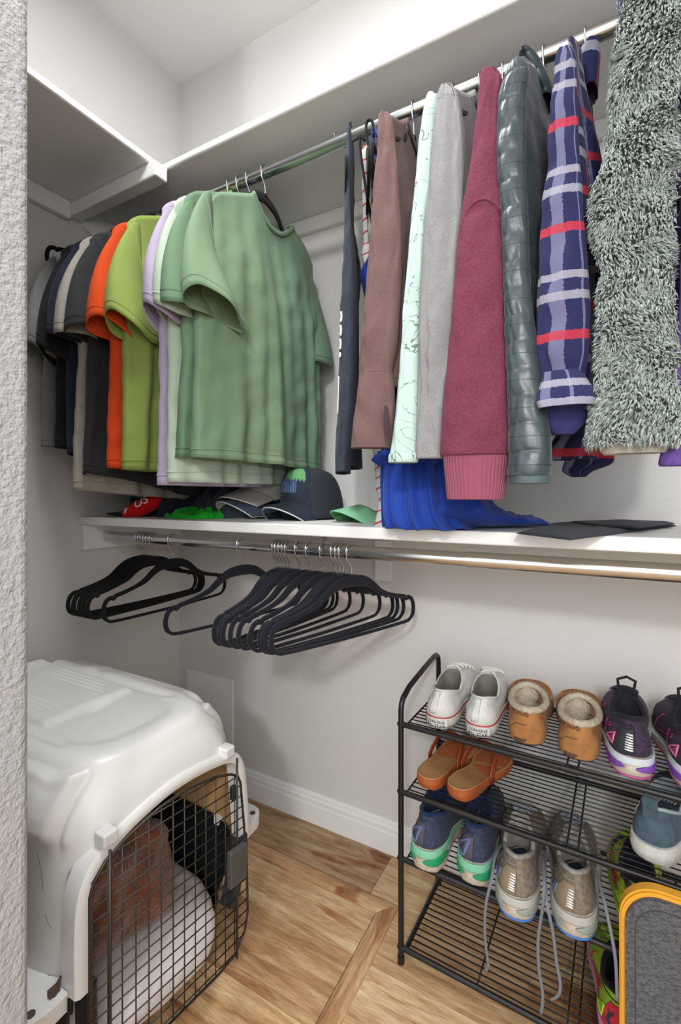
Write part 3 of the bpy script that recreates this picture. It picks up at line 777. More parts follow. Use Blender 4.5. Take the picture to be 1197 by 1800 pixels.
# ---- plaid shirt ----
def plaid_mat():
    m = mat('blue_plaid_flannel', (17, 22, 66), .95, sheen=.03, bump=(420, .5, .001)); nt = m.node_tree; L = nt.links; b = nt.nodes['Principled BSDF']
    uv = nt.nodes.new('ShaderNodeUVMap'); uv.uv_map = 'UVMap'; sp = nt.nodes.new('ShaderNodeSeparateXYZ'); L.new(uv.outputs[0], sp.inputs[0])
    nn = nt.nodes.new('ShaderNodeTexNoise'); nn.inputs['Scale'].default_value = 300; L.new(uv.outputs[0], nn.inputs[0])
    def ax(sock, period, off, red, whites):
        a = nt.nodes.new('ShaderNodeMath'); a.operation = 'MULTIPLY_ADD'; a.inputs[1].default_value = 1/period; a.inputs[2].default_value = off; L.new(sock, a.inputs[0])
        j = nt.nodes.new('ShaderNodeMath'); j.operation = 'MULTIPLY_ADD'; j.inputs[1].default_value = .03; L.new(nn.outputs[0], j.inputs[0]); L.new(a.outputs[0], j.inputs[2])
        f = nt.nodes.new('ShaderNodeMath'); f.operation = 'FRACT'; L.new(j.outputs[0], f.inputs[0])
        r = nt.nodes.new('ShaderNodeValToRGB'); r.color_ramp.interpolation = 'CONSTANT'; e = r.color_ramp.elements
        st = [(0, (0, 0, 0))]; 
        st += [(red[0], (1, 0, 0)), (red[1], (0, 0, 0))]
        for (p, q) in whites: st += [(p, (0, 1, 0)), (q, (0, 0, 0))]
        while len(e) < len(st): e.new(.5)
        for q, (p, c) in zip(e, st): q.position = p; q.color = (*c, 1)
        L.new(f.outputs[0], r.inputs[0]); s2 = nt.nodes.new('ShaderNodeSeparateColor'); L.new(r.outputs[0], s2.inputs[0]); return s2
    h = ax(sp.outputs['Y'], .162, 0, (.13, .215), [(.50, .575), (.69, .765)])
    v = ax(sp.outputs['X'], .110, .30, (.10, .13), [(.42, .56), (.74, .77)])
    def mix(a, c, f, k):
        x = nt.nodes.new('ShaderNodeMix'); x.data_type = 'RGBA'; mm = nt.nodes.new('ShaderNodeMath'); mm.operation = 'MULTIPLY'; mm.inputs[1].default_value = k; L.new(f, mm.inputs[0]); L.new(mm.outputs[0], x.inputs[0])
        if isinstance(a, tuple): x.inputs[6].default_value = (*lin(a), 1)
        else: L.new(a, x.inputs[6])
        x.inputs[7].default_value = (*lin(c), 1); return x.outputs[2]
    o = mix((17, 22, 66), (176, 36, 60), v.outputs[0], .7); o = mix(o, (140, 140, 172), v.outputs[1], .38)
    o = mix(o, (160, 34, 52), h.outputs[0], .85); o = mix(o, (146, 144, 156), h.outputs[1], .72)
    L.new(o, b.inputs['Base Color']); return m
PLAID = plaid_mat()
t = thing('flannel_shirt', 'navy plaid flannel shirt with red and white checks', 'shirt', (-.0275, RY, RU), radians(-6), 'long-sleeved clothes on the upper rod')
shirt(t, PLAID, Wd=.198, hem=-.70, seed=36, fold=.014, G=.030, tip=-.172, dipf=.012, dipb=.004, collar=False)
px_loft(t, 'sleeve', PLAID, [(83, 988, 998), (92, 983, 1004), (115, 977.5, 1009), (195, 970, 1012), (279, 967, 1015), (331, 960, 1018), (418, 955, 1024), (500, 950, 1030), (570, 948, 1032), (624, 949, 1030), (655, 955, 1024), (672, 958, 1024)], .795, .785, ratio=.5, seed=16, wr=.005)
px_loft(t, 'cuff', PLAID, [(655, 956, 1018), (668, 955, 1026), (690, 950, 1038), (706, 949, 1042), (716, 952, 1041)], .785, .765, ratio=.62, seed=18, wr=.002, cap=False)
px_loft(t, 'cuff_lining', mat('cuff_inside', (44, 44, 96), .95), [(700, 952, 1037), (722, 955, 1034), (745, 960, 1024), (764, 974, 1006)], .792, .80, ratio=.4, wr=.004, cap=False)
px_loft(t, 'shirt_front', PLAID, [(240, 1005, 1042), (330, 1008, 1058), (418, 1012, 1066), (520, 1015, 1069), (624, 1018, 1066), (701, 1012, 1061), (763, 985, 1050), (790, 968, 1046), (808, 966, 1044)], .90, .93, hd=.02, seed=19, wr=.008, vf=(16, 2))
px_loft(t, 'shirt_tail', PLAID, [(700, 1018, 1066), (760, 1012, 1070), (795, 1003, 1073), (815, 995, 1071), (828, 992, 1040), (838, 1006, 1028)], 1.0, 1.0, hd=.016, seed=21, wr=.006)
px_loft(t, 'collar', PLAID, [(88, 1028, 1051), (98, 1018, 1052), (112, 1014, 1051.5), (140, 1018, 1050), (165, 1028, 1048)], .95, .97, hd=.028, seed=22, wr=.004)
hh(-.0275, -6, 'black hanger inside the plaid flannel shirt')

# ---- fleece coat with long pile ----
FURB = fabric('grey_green_pile_base', (124, 134, 132), (104, 114, 114), 60)
def tuft_mat(name, a, b):
    m = mat(name, a, .7, sheen=.3); nt = m.node_tree; L = nt.links; p = nt.nodes['Principled BSDF']
    gi = nt.nodes.new('ShaderNodeNewGeometry'); r = nt.nodes.new('ShaderNodeValToRGB'); e = r.color_ramp.elements
    e[0].color = (*lin(a), 1); e[1].color = (*lin(b), 1); L.new(gi.outputs['Random Per Island'], r.inputs[0]); L.new(r.outputs[0], p.inputs['Base Color']); return m
def tufts(t, name, rings, m, count, seed, ln=.016, wd=.0032, zlim=None):
    rnd = random.Random(seed); V, Fc = [], []
    nr = len(rings); n = len(rings[0])
    cents = [sum(r, Vector())/n for r in rings]
    # area weights per row
    wts = [((rings[j+1][0]-rings[j][0]).length)*((rings[j][0]-rings[j][n//2]).length+.02) for j in range(nr-1)]
    for _ in range(count):
        j = rnd.choices(range(nr-1), wts)[0]; k = rnd.randrange(n); l = (k+1) % n; a, b = rnd.random(), rnd.random()
        p = (rings[j][k]*(1-a)+rings[j][l]*a)*(1-b)+(rings[j+1][k]*(1-a)+rings[j+1][l]*a)*b
        c = cents[j]*(1-b)+cents[j+1]*b
        e1 = rings[j][l]-rings[j][k]; e2 = rings[j+1][k]-rings[j][k]; nn = e1.cross(e2)
        if nn.length < 1e-12: continue
        nn.normalize()
        if nn.dot(p-c) < 0: nn = -nn
        dn = Vector((0, 0, -1))
        f = Vector((nz(p.x*22, p.y*22, p.z*22+seed), nz(p.x*22+7, p.y*22, p.z*22), nz(p.x*22, p.y*22+5, p.z*22)))
        d = (dn*.75+f*1.0+nn*.35+Vector((rnd.gauss(0, .22), rnd.gauss(0, .22), rnd.gauss(0, .15)))).normalized()
        L_ = ln*rnd.uniform(.6, 1.25); sd = d.cross(nn)
        if sd.length < 1e-3: continue
        sd.normalize(); w = wd*rnd.uniform(.6, 1.2)
        q0 = p-nn*.001; q1 = p+d*L_*.5+nn*.006; q2 = p+d*L_+nn*.0035
        i0 = len(V)
        V += [q0-sd*w*.6, q0+sd*w*.6, q1+sd*w*.55, q1-sd*w*.55, q1+nn*w*.6, q2]
        Fc += [(i0, i0+1, i0+4), (i0+1, i0+2, i0+4), (i0+3, i0, i0+4), (i0+2, i0+5, i0+4), (i0+5, i0+3, i0+4)]
    o = link(name, V, Fc, m, t, False); return o
TUF = tuft_mat('grey_green_pile', (96, 106, 102), (160, 170, 164))
TUF2 = tuft_mat('blue_grey_pile', (70, 84, 100), (122, 134, 150))
t = thing('pile_coat', 'long fluffy grey green fleece coat at the right end', 'coat', (.070, RY, RU), radians(-3), 'long-sleeved clothes on the upper rod')
R_ = []
px_loft(t, 'sleeve', FURB, [(-42, 1124, 1140), (-34, 1116, 1176), (0, 1113, 1200), (45, 1103, 1192), (150, 1094, 1172), (244, 1084, 1168), (314, 1064, 1166), (376, 1060, 1163), (453, 1074, 1160), (520, 1072, 1162), (607, 1070, 1166), (659, 1067, 1170), (720, 1058, 1176), (765, 1050, 1178), (778, 1052, 1174)], .80, .775, ratio=.5, seed=24, wr=.004, rings_out=R_)
tufts(t, 'sleeve_pile', R_, TUF, 24000, 3, ln=.0135, wd=.0024)
R2 = []
px_loft(t, 'coat_front', fabric('blue_grey_pile_base', (92, 106, 122)), [(-60, 1110, 1230), (60, 1112, 1232), (200, 1118, 1236), (350, 1122, 1238), (500, 1130, 1236), (620, 1130, 1232), (700, 1136, 1226), (735, 1142, 1222)], .93, .95, hd=.03, seed=25, wr=.006, rings_out=R2)
tufts(t, 'coat_pile', R2, TUF2, 13000, 4, ln=.014, wd=.0028)
px_loft(t, 'cuff', mat('taupe_lining', (150, 146, 138), .8, sheen=.2), [(770, 1058, 1170), (784, 1062, 1166), (792, 1066, 1163), (797, 1070, 1158)], .776, .775, ratio=.42, cap=False, wr=.001, thick=.003)
hh(.070, -3, 'black hanger inside the fluffy coat')

# ---- purple top at the edge ----
PURP = fabric('purple_fleece', (122, 92, 176), (108, 80, 162), 200)
t = thing('sweatshirt', 'bright purple sweatshirt cut off by the right edge of the view', 'sweatshirt', (.135, RY, RU), radians(-6), 'long-sleeved clothes on the upper rod')
shirt(t, PURP, Wd=.198, hem=-.60, seed=38, fold=.008, G=.02, tip=-.172, dipf=.012, dipb=.004)
px_loft(t, 'sleeve', PURP, [(60, 1225, 1240), (80, 1215, 1262), (200, 1214, 1270), (400, 1210, 1275), (560, 1200, 1280), (640, 1192, 1280), (700, 1188, 1276), (730, 1186, 1272), (740, 1185, 1272), (780, 1176, 1268), (808, 1169, 1262), (818, 1170, 1260)], .80, .78, ratio=.5, seed=26, wr=.004)
hh(.135, -6, 'black hanger inside the purple sweatshirt')
FK = 1.0
# ================= things on the lower shelf =================
SZ = 1.0242
def cap(name, label, loc3, rz, crown_m, brim_m, edge_m, panel_m=None, tilt=(0, 0), sc=1., crown_h=.115, under_m=None, cat='cap', band_only=False, curve=.048, brim_len=.075, net_m=None):
    """baseball cap facing local -y"""
    t = thing(name, label, cat, loc3, rz, 'caps on the lower shelf')
    t.rotation_euler = (radians(tilt[0]), radians(tilt[1]), rz); t.scale = (1, 1, 1)
    rx, ry = .080*sc, .096*sc
    def crown(th, k):
        # th 0..2pi (0 = front -y), k 0 bottom .. 1 top
        front = .5+.5*cos(th)
        p = k*pi/2
        r = cos(p)**(.62-.30*front**2)
        x = rx*sin(th)*r; y = -ry*cos(th)*r
        z = crown_h*sc*(sin(p)**.9)*(1+.10*front*sin(2*p))
        y -= .010*front*sin(p*2)*sc
        return Vector((x, y, z))
    def grid(name_, m, t0, t1, k0, k1, nu, nv, off=0., mi=None, par=t):
        V = []; Fc = []
        for j in range(nv+1):
            for i in range(nu+1):
                th = t0+(t1-t0)*i/nu; k = k0+(k1-k0)*j/nv
                p = crown(th, k); 
                if off: p = p+(p-Vector((0, 0, .02))).normalized()*off
                V.append(p)
        fi = []
        for j in range(nv):
            for i in range(nu):
                Fc.append((j*(nu+1)+i, j*(nu+1)+i+1, (j+1)*(nu+1)+i+1, (j+1)*(nu+1)+i)); 
                if mi: fi.append(mi((i+.5)/nu, (j+.5)/nv))
        o = link(name_, V, Fc, m, par, True, mi=fi or None); return o
    if not band_only:
        o = grid('crown', net_m or crown_m, 0, 2*pi, 0, .97, 64, 20); solid(o, .001, 0)
        MB().tube([crown(0, 1)+Vector((0, 0, -.001)), crown(0, 1)+Vector((0, 0, .003)), crown(0, 1)+Vector((0, 0, .005))], [.008, .007, .003], 12).build('button', crown_m, t, auto=None)
        for k_ in range(3):
            MB().tube([crown(k_*pi/3+pi/6, q/12) +Vector((0,0,.0006)) for q in range(12)]+[crown(k_*pi/3+pi/6+pi, q/12)+Vector((0,0,.0006)) for q in range(11, -1, -1)], .0010, 5).build('crown_seam', crown_m, t, auto=None)
    else:
        o = grid('headband', crown_m, -1.9, 1.9, 0, .33, 50, 5); solid(o, .004, 0)
    if panel_m: panel_m(grid, t)
    # brim
    def brim(s, r):
        th = s*1.02
        base = Vector((rx*sin(th), -ry*cos(th), 0))
        out = brim_len*sc*(1-.0*s*s)*cos(th*.80)**.5
        x = base.x*(1+.02*r); y = base.y-out*r
        z = .003+curve*sc*(1-s*s)*(.92-.12*r)-.006*r
        return Vector((x, y, z))
    V = []; nu, nv = 36, 10
    for j in range(nv+1):
        for i in range(nu+1): V.append(brim(-1+2*i/nu, j/nv))
    Fc = [(j*(nu+1)+i, j*(nu+1)+i+1, (j+1)*(nu+1)+i+1, (j+1)*(nu+1)+i) for j in range(nv) for i in range(nu)]
    o = link('brim', V, Fc, brim_m, t, True); solid(o, .003, 0)
    if under_m:
        V2 = [v-Vector((0, 0, .0022)) for v in V]; o = link('brim_underside', V2, Fc, under_m, o, True)
    MB().tube([brim(-1+2*i/40, 1.0) for i in range(41)], .0017, 8).build('brim_edge', edge_m, t, auto=None)
    return t
C_NAVY = fabric('cap_navy', (40, 47, 60), (34, 40, 52), 60)
C_MESH = mat('cap_mesh', (34, 38, 48), .8, bump=(900, .9, .001, 0))
C_GREY = fabric('cap_grey', (138, 134, 130), (128, 124, 120), 60)
C_SLATE = fabric('cap_slate', (68, 80, 98), (60, 72, 88), 60)
C_LT = mat('cap_piping', (196, 196, 194), .7)
C_BLUE = fabric('cap_blue', (14, 82, 140), (10, 66, 120), 60)
C_MINT = fabric('cap_mint', (128, 186, 148), (118, 176, 140), 60)
C_GREEN = fabric('cap_green_under', (64, 150, 60), (56, 138, 52), 60)
C_BLK = fabric('cap_black', (30, 30, 32), (24, 24, 26), 60)
art = [C_NAVY, mat('art_green', (88, 146, 94), .8), mat('art_blue', (46, 68, 108), .8), mat('art_pale', (92, 114, 138), .8), mat('art_dark', (48, 66, 96), .8)]
def tree_panel(grid, t):
    rnd = random.Random(2)
    def mi(u, v):
        # v up the panel, u across; green sky above a jagged tree line, blue mountains left
        line = .50+.05*abs(((u*13) % 1)-.5)*2*1.3-.10*(u-.5)
        dx = u-.66
        if v > line and dx*dx/.16+((v-.52)**2)/.36 < .42: return 1
        if .30 < v < line and u < .72:
            m_ = .32+.20*abs(((u*2.3+.2) % 1)-.5)*2
            if v < m_+.06: return 2 if ((u*17) % 1) > .3 else 3
            return 4
        return 0
    o = grid('front_panel', art, -.80, .80, .04, .92, 90, 70, .0022, mi)
    MB().tube([Vector((0, 0, 0))]*2, .0001, 3)
    # small stitched lettering under the trees (too fine to read in the photo)
    rnd = random.Random(9)
    rx, ry, hh_ = .080, .096, .115
    for i in range(13):
        if i in (3, 6): continue
        th = -.10+i*.045; k = .22-.003*i
        def c(th, k):
            p = k*pi/2; front = .5+.5*cos(th); r = cos(p)**(.62-.30*front**2)
            v = Vector((rx*sin(th)*r, -ry*cos(th)*r-.010*front*sin(p*2), hh_*(sin(p)**.9)*(1+.10*front*sin(2*p))))
            return v+(v-Vector((0, 0, .02))).normalized()*.0026
        pts = [c(th, k), c(th+.008, k+.05), c(th+.016, k+.01), c(th+.024, k+.045)]
        if i % 3 == 1: pts = [c(th+.02, k+.045), c(th, k+.04), c(th+.004, k), c(th+.022, k+.004)]
        MB().tube(pts, .0007, 4).build('stitched_letter', art[3], o, auto=None)
cap('trucker_cap', 'navy trucker cap with a green treetop and mountain picture', (-.745, 1.175, SZ+.006), radians(-10), C_NAVY, C_NAVY, C_LT, tree_panel, sc=1.03, crown_h=.132, net_m=C_MESH, under_m=mat('cap_under_slate', (78, 84, 98), .85), tilt=(2, 0))
cap('cap', 'light grey cap lying on top of the slate one', (-.915, 1.205, SZ+.064), radians(-14), C_GREY, C_GREY, C_LT, sc=1.06, crown_h=.085, tilt=(12, 0), under_m=C_NAVY)
cap('cap', 'slate blue cap with a pale underside beneath the light grey cap', (-.915, 1.180, SZ+.004), radians(-14), C_SLATE, C_SLATE, C_LT, sc=1.04, crown_h=.035, under_m=mat('cap_under_pale', (176, 174, 168), .85), tilt=(-3, 0))
cap('cap', 'bright blue cap crown showing between the grey and navy caps', (-.875, 1.250, SZ+.004), radians(170), C_BLUE, C_BLUE, C_BLUE, sc=.80, crown_h=.115, curve=.01, brim_len=.02)
cap('visor', 'mint green cap lying flat beside the striped dress hem', (-.515, 1.180, SZ+.003), radians(-28), C_MINT, C_MINT, C_MINT, sc=.92, crown_h=.024, under_m=C_GREEN, tilt=(2, 0), brim_len=.085)
cap('cap', 'black cap at the left end of the lower shelf', (-1.325, 1.12, SZ+.004), radians(-40), C_BLK, C_BLK, C_BLK, sc=1.0, crown_h=.115, curve=.01)

def crumple(name, label, cat, cx, cy, z0, rx, ry, h, m, seed, rot=0., freq=16, ridge=.45, group=None, par=None, dome=.45):
    V = []; Fc = []; nu, nv = 120, 44
    cr, sr = cos(rot), sin(rot)
    for j in range(nv+1):
        r = 1-(1-j/nv)**1.0
        for i in range(nu):
            a = 2*pi*i/nu
            edge = 1+.22*nz(cos(a)*1.6+seed, sin(a)*1.6)+.08*nz(cos(a)*6, sin(a)*6, seed)
            lx = rx*edge*cos(a)*r; ly = ry*edge*sin(a)*r
            n1 = 1-abs(nz(lx*freq+seed, ly*freq, seed*.7))*2.2; n2 = 1-abs(nz(lx*freq*2.3, ly*freq*2.3+seed, 1.))*2
            H = h*((1-r**3.0)**dome)*(1-ridge+ridge*(.65*n1+.35*n2))
            x = lx*cr-ly*sr; y = lx*sr+ly*cr
            V.append(Vector((cx+x+.006*nz(lx*30, ly*30, seed), cy+y+.006*nz(ly*30, lx*30, seed+3), z0+max(.0006, H))))
    for j in range(nv):
        for i in range(nu):
            l = (i+1) % nu; Fc.append((j*nu+i, j*nu+l, (j+1)*nu+l, (j+1)*nu+i))
    # underside
    b = len(V)
    for i in range(nu):
        v = V[nv*nu+i]; V.append(Vector((v.x, v.y, z0+.0003)))
    for i in range(nu):
        l = (i+1) % nu; Fc.append((nv*nu+i, nv*nu+l, b+l, b+i))
    Fc.append(tuple(b+i for i in range(nu-1, -1, -1)))
    o = link(name, V, Fc, m, par, True); fixn(o)
    if cat: tag(o, label, cat, group)
    return o
CH2 = fabric('dark_slate_nylon', (58, 60, 70), (44, 46, 56), 12, sheen=.1, rough=.6)
crumple('folded_clothing', 'crumpled dark slate clothing in the middle of the left shelf pile', 'clothing', -1.02, 1.16, SZ, .145, .105, .125, CH2, 4, .2, 13, .5)
crumple('folded_clothing', 'crumpled near-black clothing behind the red printed cloth', 'clothing', -1.215, 1.12, SZ, .085, .10, .085, fabric('midnight_cloth', (38, 40, 52), (30, 32, 42), 12), 8, 0, 14, .5)
crumple('folded_clothing', 'bright green crumpled cloth in front of the slate clothing', 'clothing', -1.085, 1.045, SZ, .100, .058, .036, fabric('bright_green_cloth', (40, 180, 44), (30, 156, 36), 20), 5, .1, 26, .55)
# red rolled cloth with white letters
t = thing('rolled_cloth', 'rolled bright red cloth with white lettering on the shelf pile', 'cloth', (-1.275, 1.01, SZ+.006), radians(28))
t.rotation_euler = (0, radians(-16), radians(28))
V = []; ring = []
for j in range(25):
    s = j/24*2-1; r = .029*(1-abs(s)**4)**.5+.001
    ring.append([Vector((s*.068, (r*1.05+.003*nz(s*4, cos(2*pi*k/28)*2))*cos(2*pi*k/28), .026+s*.010+(r*.85+.004*nz(s*5, sin(2*pi*k/28)*2, 3))*sin(2*pi*k/28))) for k in range(28)])
for r_ in ring:
    for v in r_: v.z = max(.0005, v.z)
MB().loft(ring, cap0=True, cap1=True).build('cloth_roll', fabric('red_cloth', (206, 22, 26), (190, 14, 20), 14), t, auto=None)
def text_mesh(s, size, font_space=1.0, extrude=.0):
    c = bpy.data.curves.new('tx', 'FONT'); c.body = s; c.size = size; c.extrude = extrude; c.align_x = 'CENTER'; c.align_y = 'CENTER'; c.space_character = font_space
    o = bpy.data.objects.new('tx', c); COL.objects.link(o); bpy.context.view_layer.update()
    me = bpy.data.meshes.new_from_object(o.evaluated_get(bpy.context.evaluated_depsgraph_get())); bpy.data.objects.remove(o); return me
def wrap_text(s, size, fn, name, m, par, thick=.0008, space=1.):
    """fn maps flat (x,y) of the lettering to a 3-D point on the thing it is printed on"""
    me = text_mesh(s, size, space)
    bm = bmesh.new(); bm.from_mesh(me)
    bmesh.ops.triangulate(bm, faces=bm.faces); bmesh.ops.subdivide_edges(bm, edges=[e for e in bm.edges if e.calc_length() > size*.12], cuts=2, use_grid_fill=False)
    bm.to_mesh(me); bm.free()
    for v in me.vertices: v.co = fn(v.co.x, v.co.y)
    me.materials.clear(); me.materials.append(m)
    o = bpy.data.objects.new(name, me); COL.objects.link(o); o.parent = par; solid(o, thick, 0); return o
WPR = mat('white_print', (226, 226, 226), .8)
wrap_text('US', .042, lambda x, y: Vector((x+.012, -.0325*cos(y/.030-.25+.7), .027+(x+.012)*.15+.0275*sin(y/.030-.25+.7))), 'printed_letters', WPR, t, .0012)
MB().tube([(-.048, -.026, .020), (-.043, -.028, .030), (-.036, -.028, .034)], .0028, 6).build('printed_mark', WPR, t, auto=None)

# mint/clear bag strap nearby is the visor's strap; flat dark fabric pouch on the right
DK = fabric('dark_slate_canvas', (58, 60, 70), (46, 48, 58), 200, rough=.8)
t = thing('folded_cloth', 'flat folded dark slate fabric lying on the right of the lower shelf', 'cloth', (0, .98, SZ))
def flat_cloth(name, poly, z, th, seed, par):
    P = smooth_closed([(p.x, p.y) for p in poly], 1); c = Vector((sum(p[0] for p in P)/len(P), sum(p[1] for p in P)/len(P)))
    pts = []
    for i in range(len(P)):
        a, b = P[i], P[(i+1) % len(P)]
        for k in range(12): pts.append((a[0]+(b[0]-a[0])*k/12, a[1]+(b[1]-a[1])*k/12))
    rings = []
    M_ = inv(par)
    for j in range(17):
        f = 1-(j/16)
        rings.append([M_ @ Vector((c.x+(x-c.x)*f, c.y+(y-c.y)*f, z+th*(1-f**12)*(.9+.35*nz(x*9+seed, y*9, f)))) for x, y in pts])
    base = [[M_ @ Vector((x, y, z)) for x, y in pts]]
    o = MB().loft(base+rings[1:], cap0=True).build(name, DK, par, auto=None); return o
Zs = SZ+.0006
poly = [at(*p, Z=Zs) for p in ((906, 938), (1002, 950), (1118, 934), (1190, 924.5), (1180, 920.5), (1085, 917.5), (1006, 919), (975, 921), (935, 929))]
flat_cloth('lower_fold', poly, Zs, .007, 2, t)
poly = [at(*p, Z=Zs+.008) for p in ((1004, 917), (1090, 915), (1180, 918.5), (1188, 920.5), (1120, 929), (1040, 923))]
flat_cloth('upper_fold', poly, Zs+.0075, .005, 5, t)

# ================= pet crate =================
WHT = mat('crate_white_plastic', (218, 217, 214), .36, bump=(14, .04, .004), spec=.5)
TAN = mat('crate_inner_warm_bounce', (196, 158, 108), .5)  # white shell's inside, warm floor bounce painted in as tan
DKP = mat('crate_dark_plastic', (24, 32, 34), .4)
GRP = mat('latch_grey_plastic', (66, 66, 64), .5)
BRN = mat('brown_bolt', (72, 58, 46), .6)
WIRE = mat('crate_wire', (62, 56, 50), .4, .6)
CX, CY = -1.085, .662
t = thing('pet_crate', 'large white hard-shell pet crate with wire door in the left corner', 'pet crate', (CX, CY, 0))
prof = smooth_tab([(.290, 0, 0, 0), (.36, .003, .001, .004), (.44, .007, .003, .009), (.50, .012, .004, .015), (.535, .018, .005, .022), (.562, .026, .007, .032), (.580, .034, .009, .042), (.600, .044, .011, .052), (.610, .054, .014, .064), (.614, .068, .020, .078), (.615, .084, .030, .094)], 5)
HX0, HX1, HY = -.345, .352, .230     # back / front / half width at the seam
NA = 300
def se(th, n): 
    c, s = cos(th), sin(th); return math.copysign(abs(c)**(2/n), c), math.copysign(abs(s)**(2/n), s)
def top_z(x, y):
    z = 0.
    # raised rear panel with ribs, dished front plateau
    m = sstep(.085, .055, x)*sstep(.112, .098, abs(y))
    z += .010*m
    if abs(y) > .045:
        for q in range(5):
            yy = .032+q*.0145
            if abs(abs(y)-yy) < .0045 and -.20 < x < .045-.012*q: z -= .0035*(1-abs(abs(y)-yy)/.0045)
    g = ((x-.085)/.022)**2+((y)/.030)**2
    z -= .007*exp(-g*1.2)
    # long grooves along both shoulders
    gd = abs(abs(y)-.128); 
    if x < .20: z -= .008*exp(-(gd/.009)**2)*sstep(.20, .15, x)
    return z
def shell_pt(th, k):
    z, fi, bi, si = prof[k]
    n = 5.2-1.2*sstep(.50, .61, z)
    if cos(th) < 0: n = 7.
    cx_, sx_ = se(th, n)
    x0, x1, hy = HX0+bi, HX1-fi, HY-si
    x = (x0+x1)/2+(x1-x0)/2*cx_; y = hy*sx_
    # ventilation pod bulge on both long sides
    if abs(sx_) > .6 and .37 < z < .61:
        mx = sstep(.285, .262, x)*sstep(-.30, -.27, x); mz = sstep(.495, .507, z)*sstep(.600, .590, z)
        gx = exp(-((x-.292)/.008)**2)*mz
        w_ = sstep(.6, .85, abs(sx_))
        y += math.copysign((.016*mx*mz-.006*gx)*w_, y); z += .010*mx*mz*w_
    # corner dimples at the front top
    if z > .55: z -= .012*exp(-(((x-.235)/.03)**2+((abs(y)-.185)/.022)**2))
    return Vector((x, y, z+ (top_z(x, y) if z > .59 else 0)))
V = []; K = len(prof)
for k in range(K):
    for i in range(NA): V.append(shell_pt(2*pi*i/NA, k))
# cap rings
z, fi, bi, si = prof[-1]; NR = 60
x0, x1, hy = HX0+bi, HX1-fi, HY-si
for j in range(1, NR+1):
    f = 1-j/(NR+.5)
    for i in range(NA):
        n = 4.0 if cos(2*pi*i/NA) > 0 else 7.; c, s = se(2*pi*i/NA, n)
        x = (x0+x1)/2+(x1-x0)/2*c*f; y = hy*s*f
        V.append(Vector((x, y, z-.007*sstep(1.0, .86, f)+.004*(1-f*f)+top_z(x, y))))
Fc = []
ARCH = [(-.190, .07), (-.192, .29), (-.188, .40), (-.176, .450), (-.150, .474), (-.10, .493), (-.03, .505), (.03, .506), (.10, .498), (.155, .484), (.176, .462), (.184, .43), (.188, .36), (.188, .29), (.186, .07)]
def inside(y, z, pad=0.):
    if z < .46: return -.190-pad < y < .187+pad
    top = interp([(a, b) for a, b in ARCH[3:11]], y); return (-.178-pad < y < .178+pad) and z < top+pad
TOT = K+NR
for j in range(TOT-1):
    for i in range(NA):
        l = (i+1) % NA; f = (j*NA+i, j*NA+l, (j+1)*NA+l, (j+1)*NA+i)
        c = (V[f[0]]+V[f[2]])/2
        if c.x > .27 and inside(c.y, c.z, .004): continue
        Fc.append(f)
Fc.append(tuple((TOT-1)*NA+i for i in range(NA)))
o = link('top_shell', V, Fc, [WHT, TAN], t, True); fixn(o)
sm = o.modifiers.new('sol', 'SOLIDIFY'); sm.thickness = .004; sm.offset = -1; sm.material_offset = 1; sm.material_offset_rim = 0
# front rim round the doorway
def rim(name, pts, m, w=.026, d=.030, xb=.318, lean=.0):
    P = smooth_tab(pts, 4); rings = []
    for i, (y, z) in enumerate(P):
        a, b = P[max(i-1, 0)], P[min(i+1, len(P)-1)]
        ty, tz = b[0]-a[0], b[1]-a[1]; l = sqrt(ty*ty+tz*tz); ny, nz2 = -tz/l, ty/l   # outward for left->right travel
        xo = xb-lean*(z-.29)
        rings.append([Vector((xo, y, z)), Vector((xo+d-.002, y, z)), Vector((xo+d, y+ny*.003, z+nz2*.003)), Vector((xo+d, y+ny*(w-.006), z+nz2*(w-.006))), Vector((xo+d-.005, y+ny*w, z+nz2*w)), Vector((xo, y+ny*w, z+nz2*w))])
    return MB().loft(rings, cap0=True, cap1=True).build(name, m, t, auto=40)
rim('door_rim', ARCH[1:14], WHT, w=.022, d=.040, lean=.06)
rim('lower_door_rim', [(-.192, .288), (-.190, .20), (-.175, .155)], DKP, w=.02, d=.036)
rim('lower_door_rim', [(.165, .150), (.184, .20), (.188, .288)], DKP, w=.02, d=.036)
for y, z in ((-.150, .508), (.145, .514)):
    o = MB().box((.325, y-.014, z-.012), (.354, y+.014, z+.012)).build('hinge_tab', WHT, t, smooth=False, auto=None); bevel(o, .004, 3)
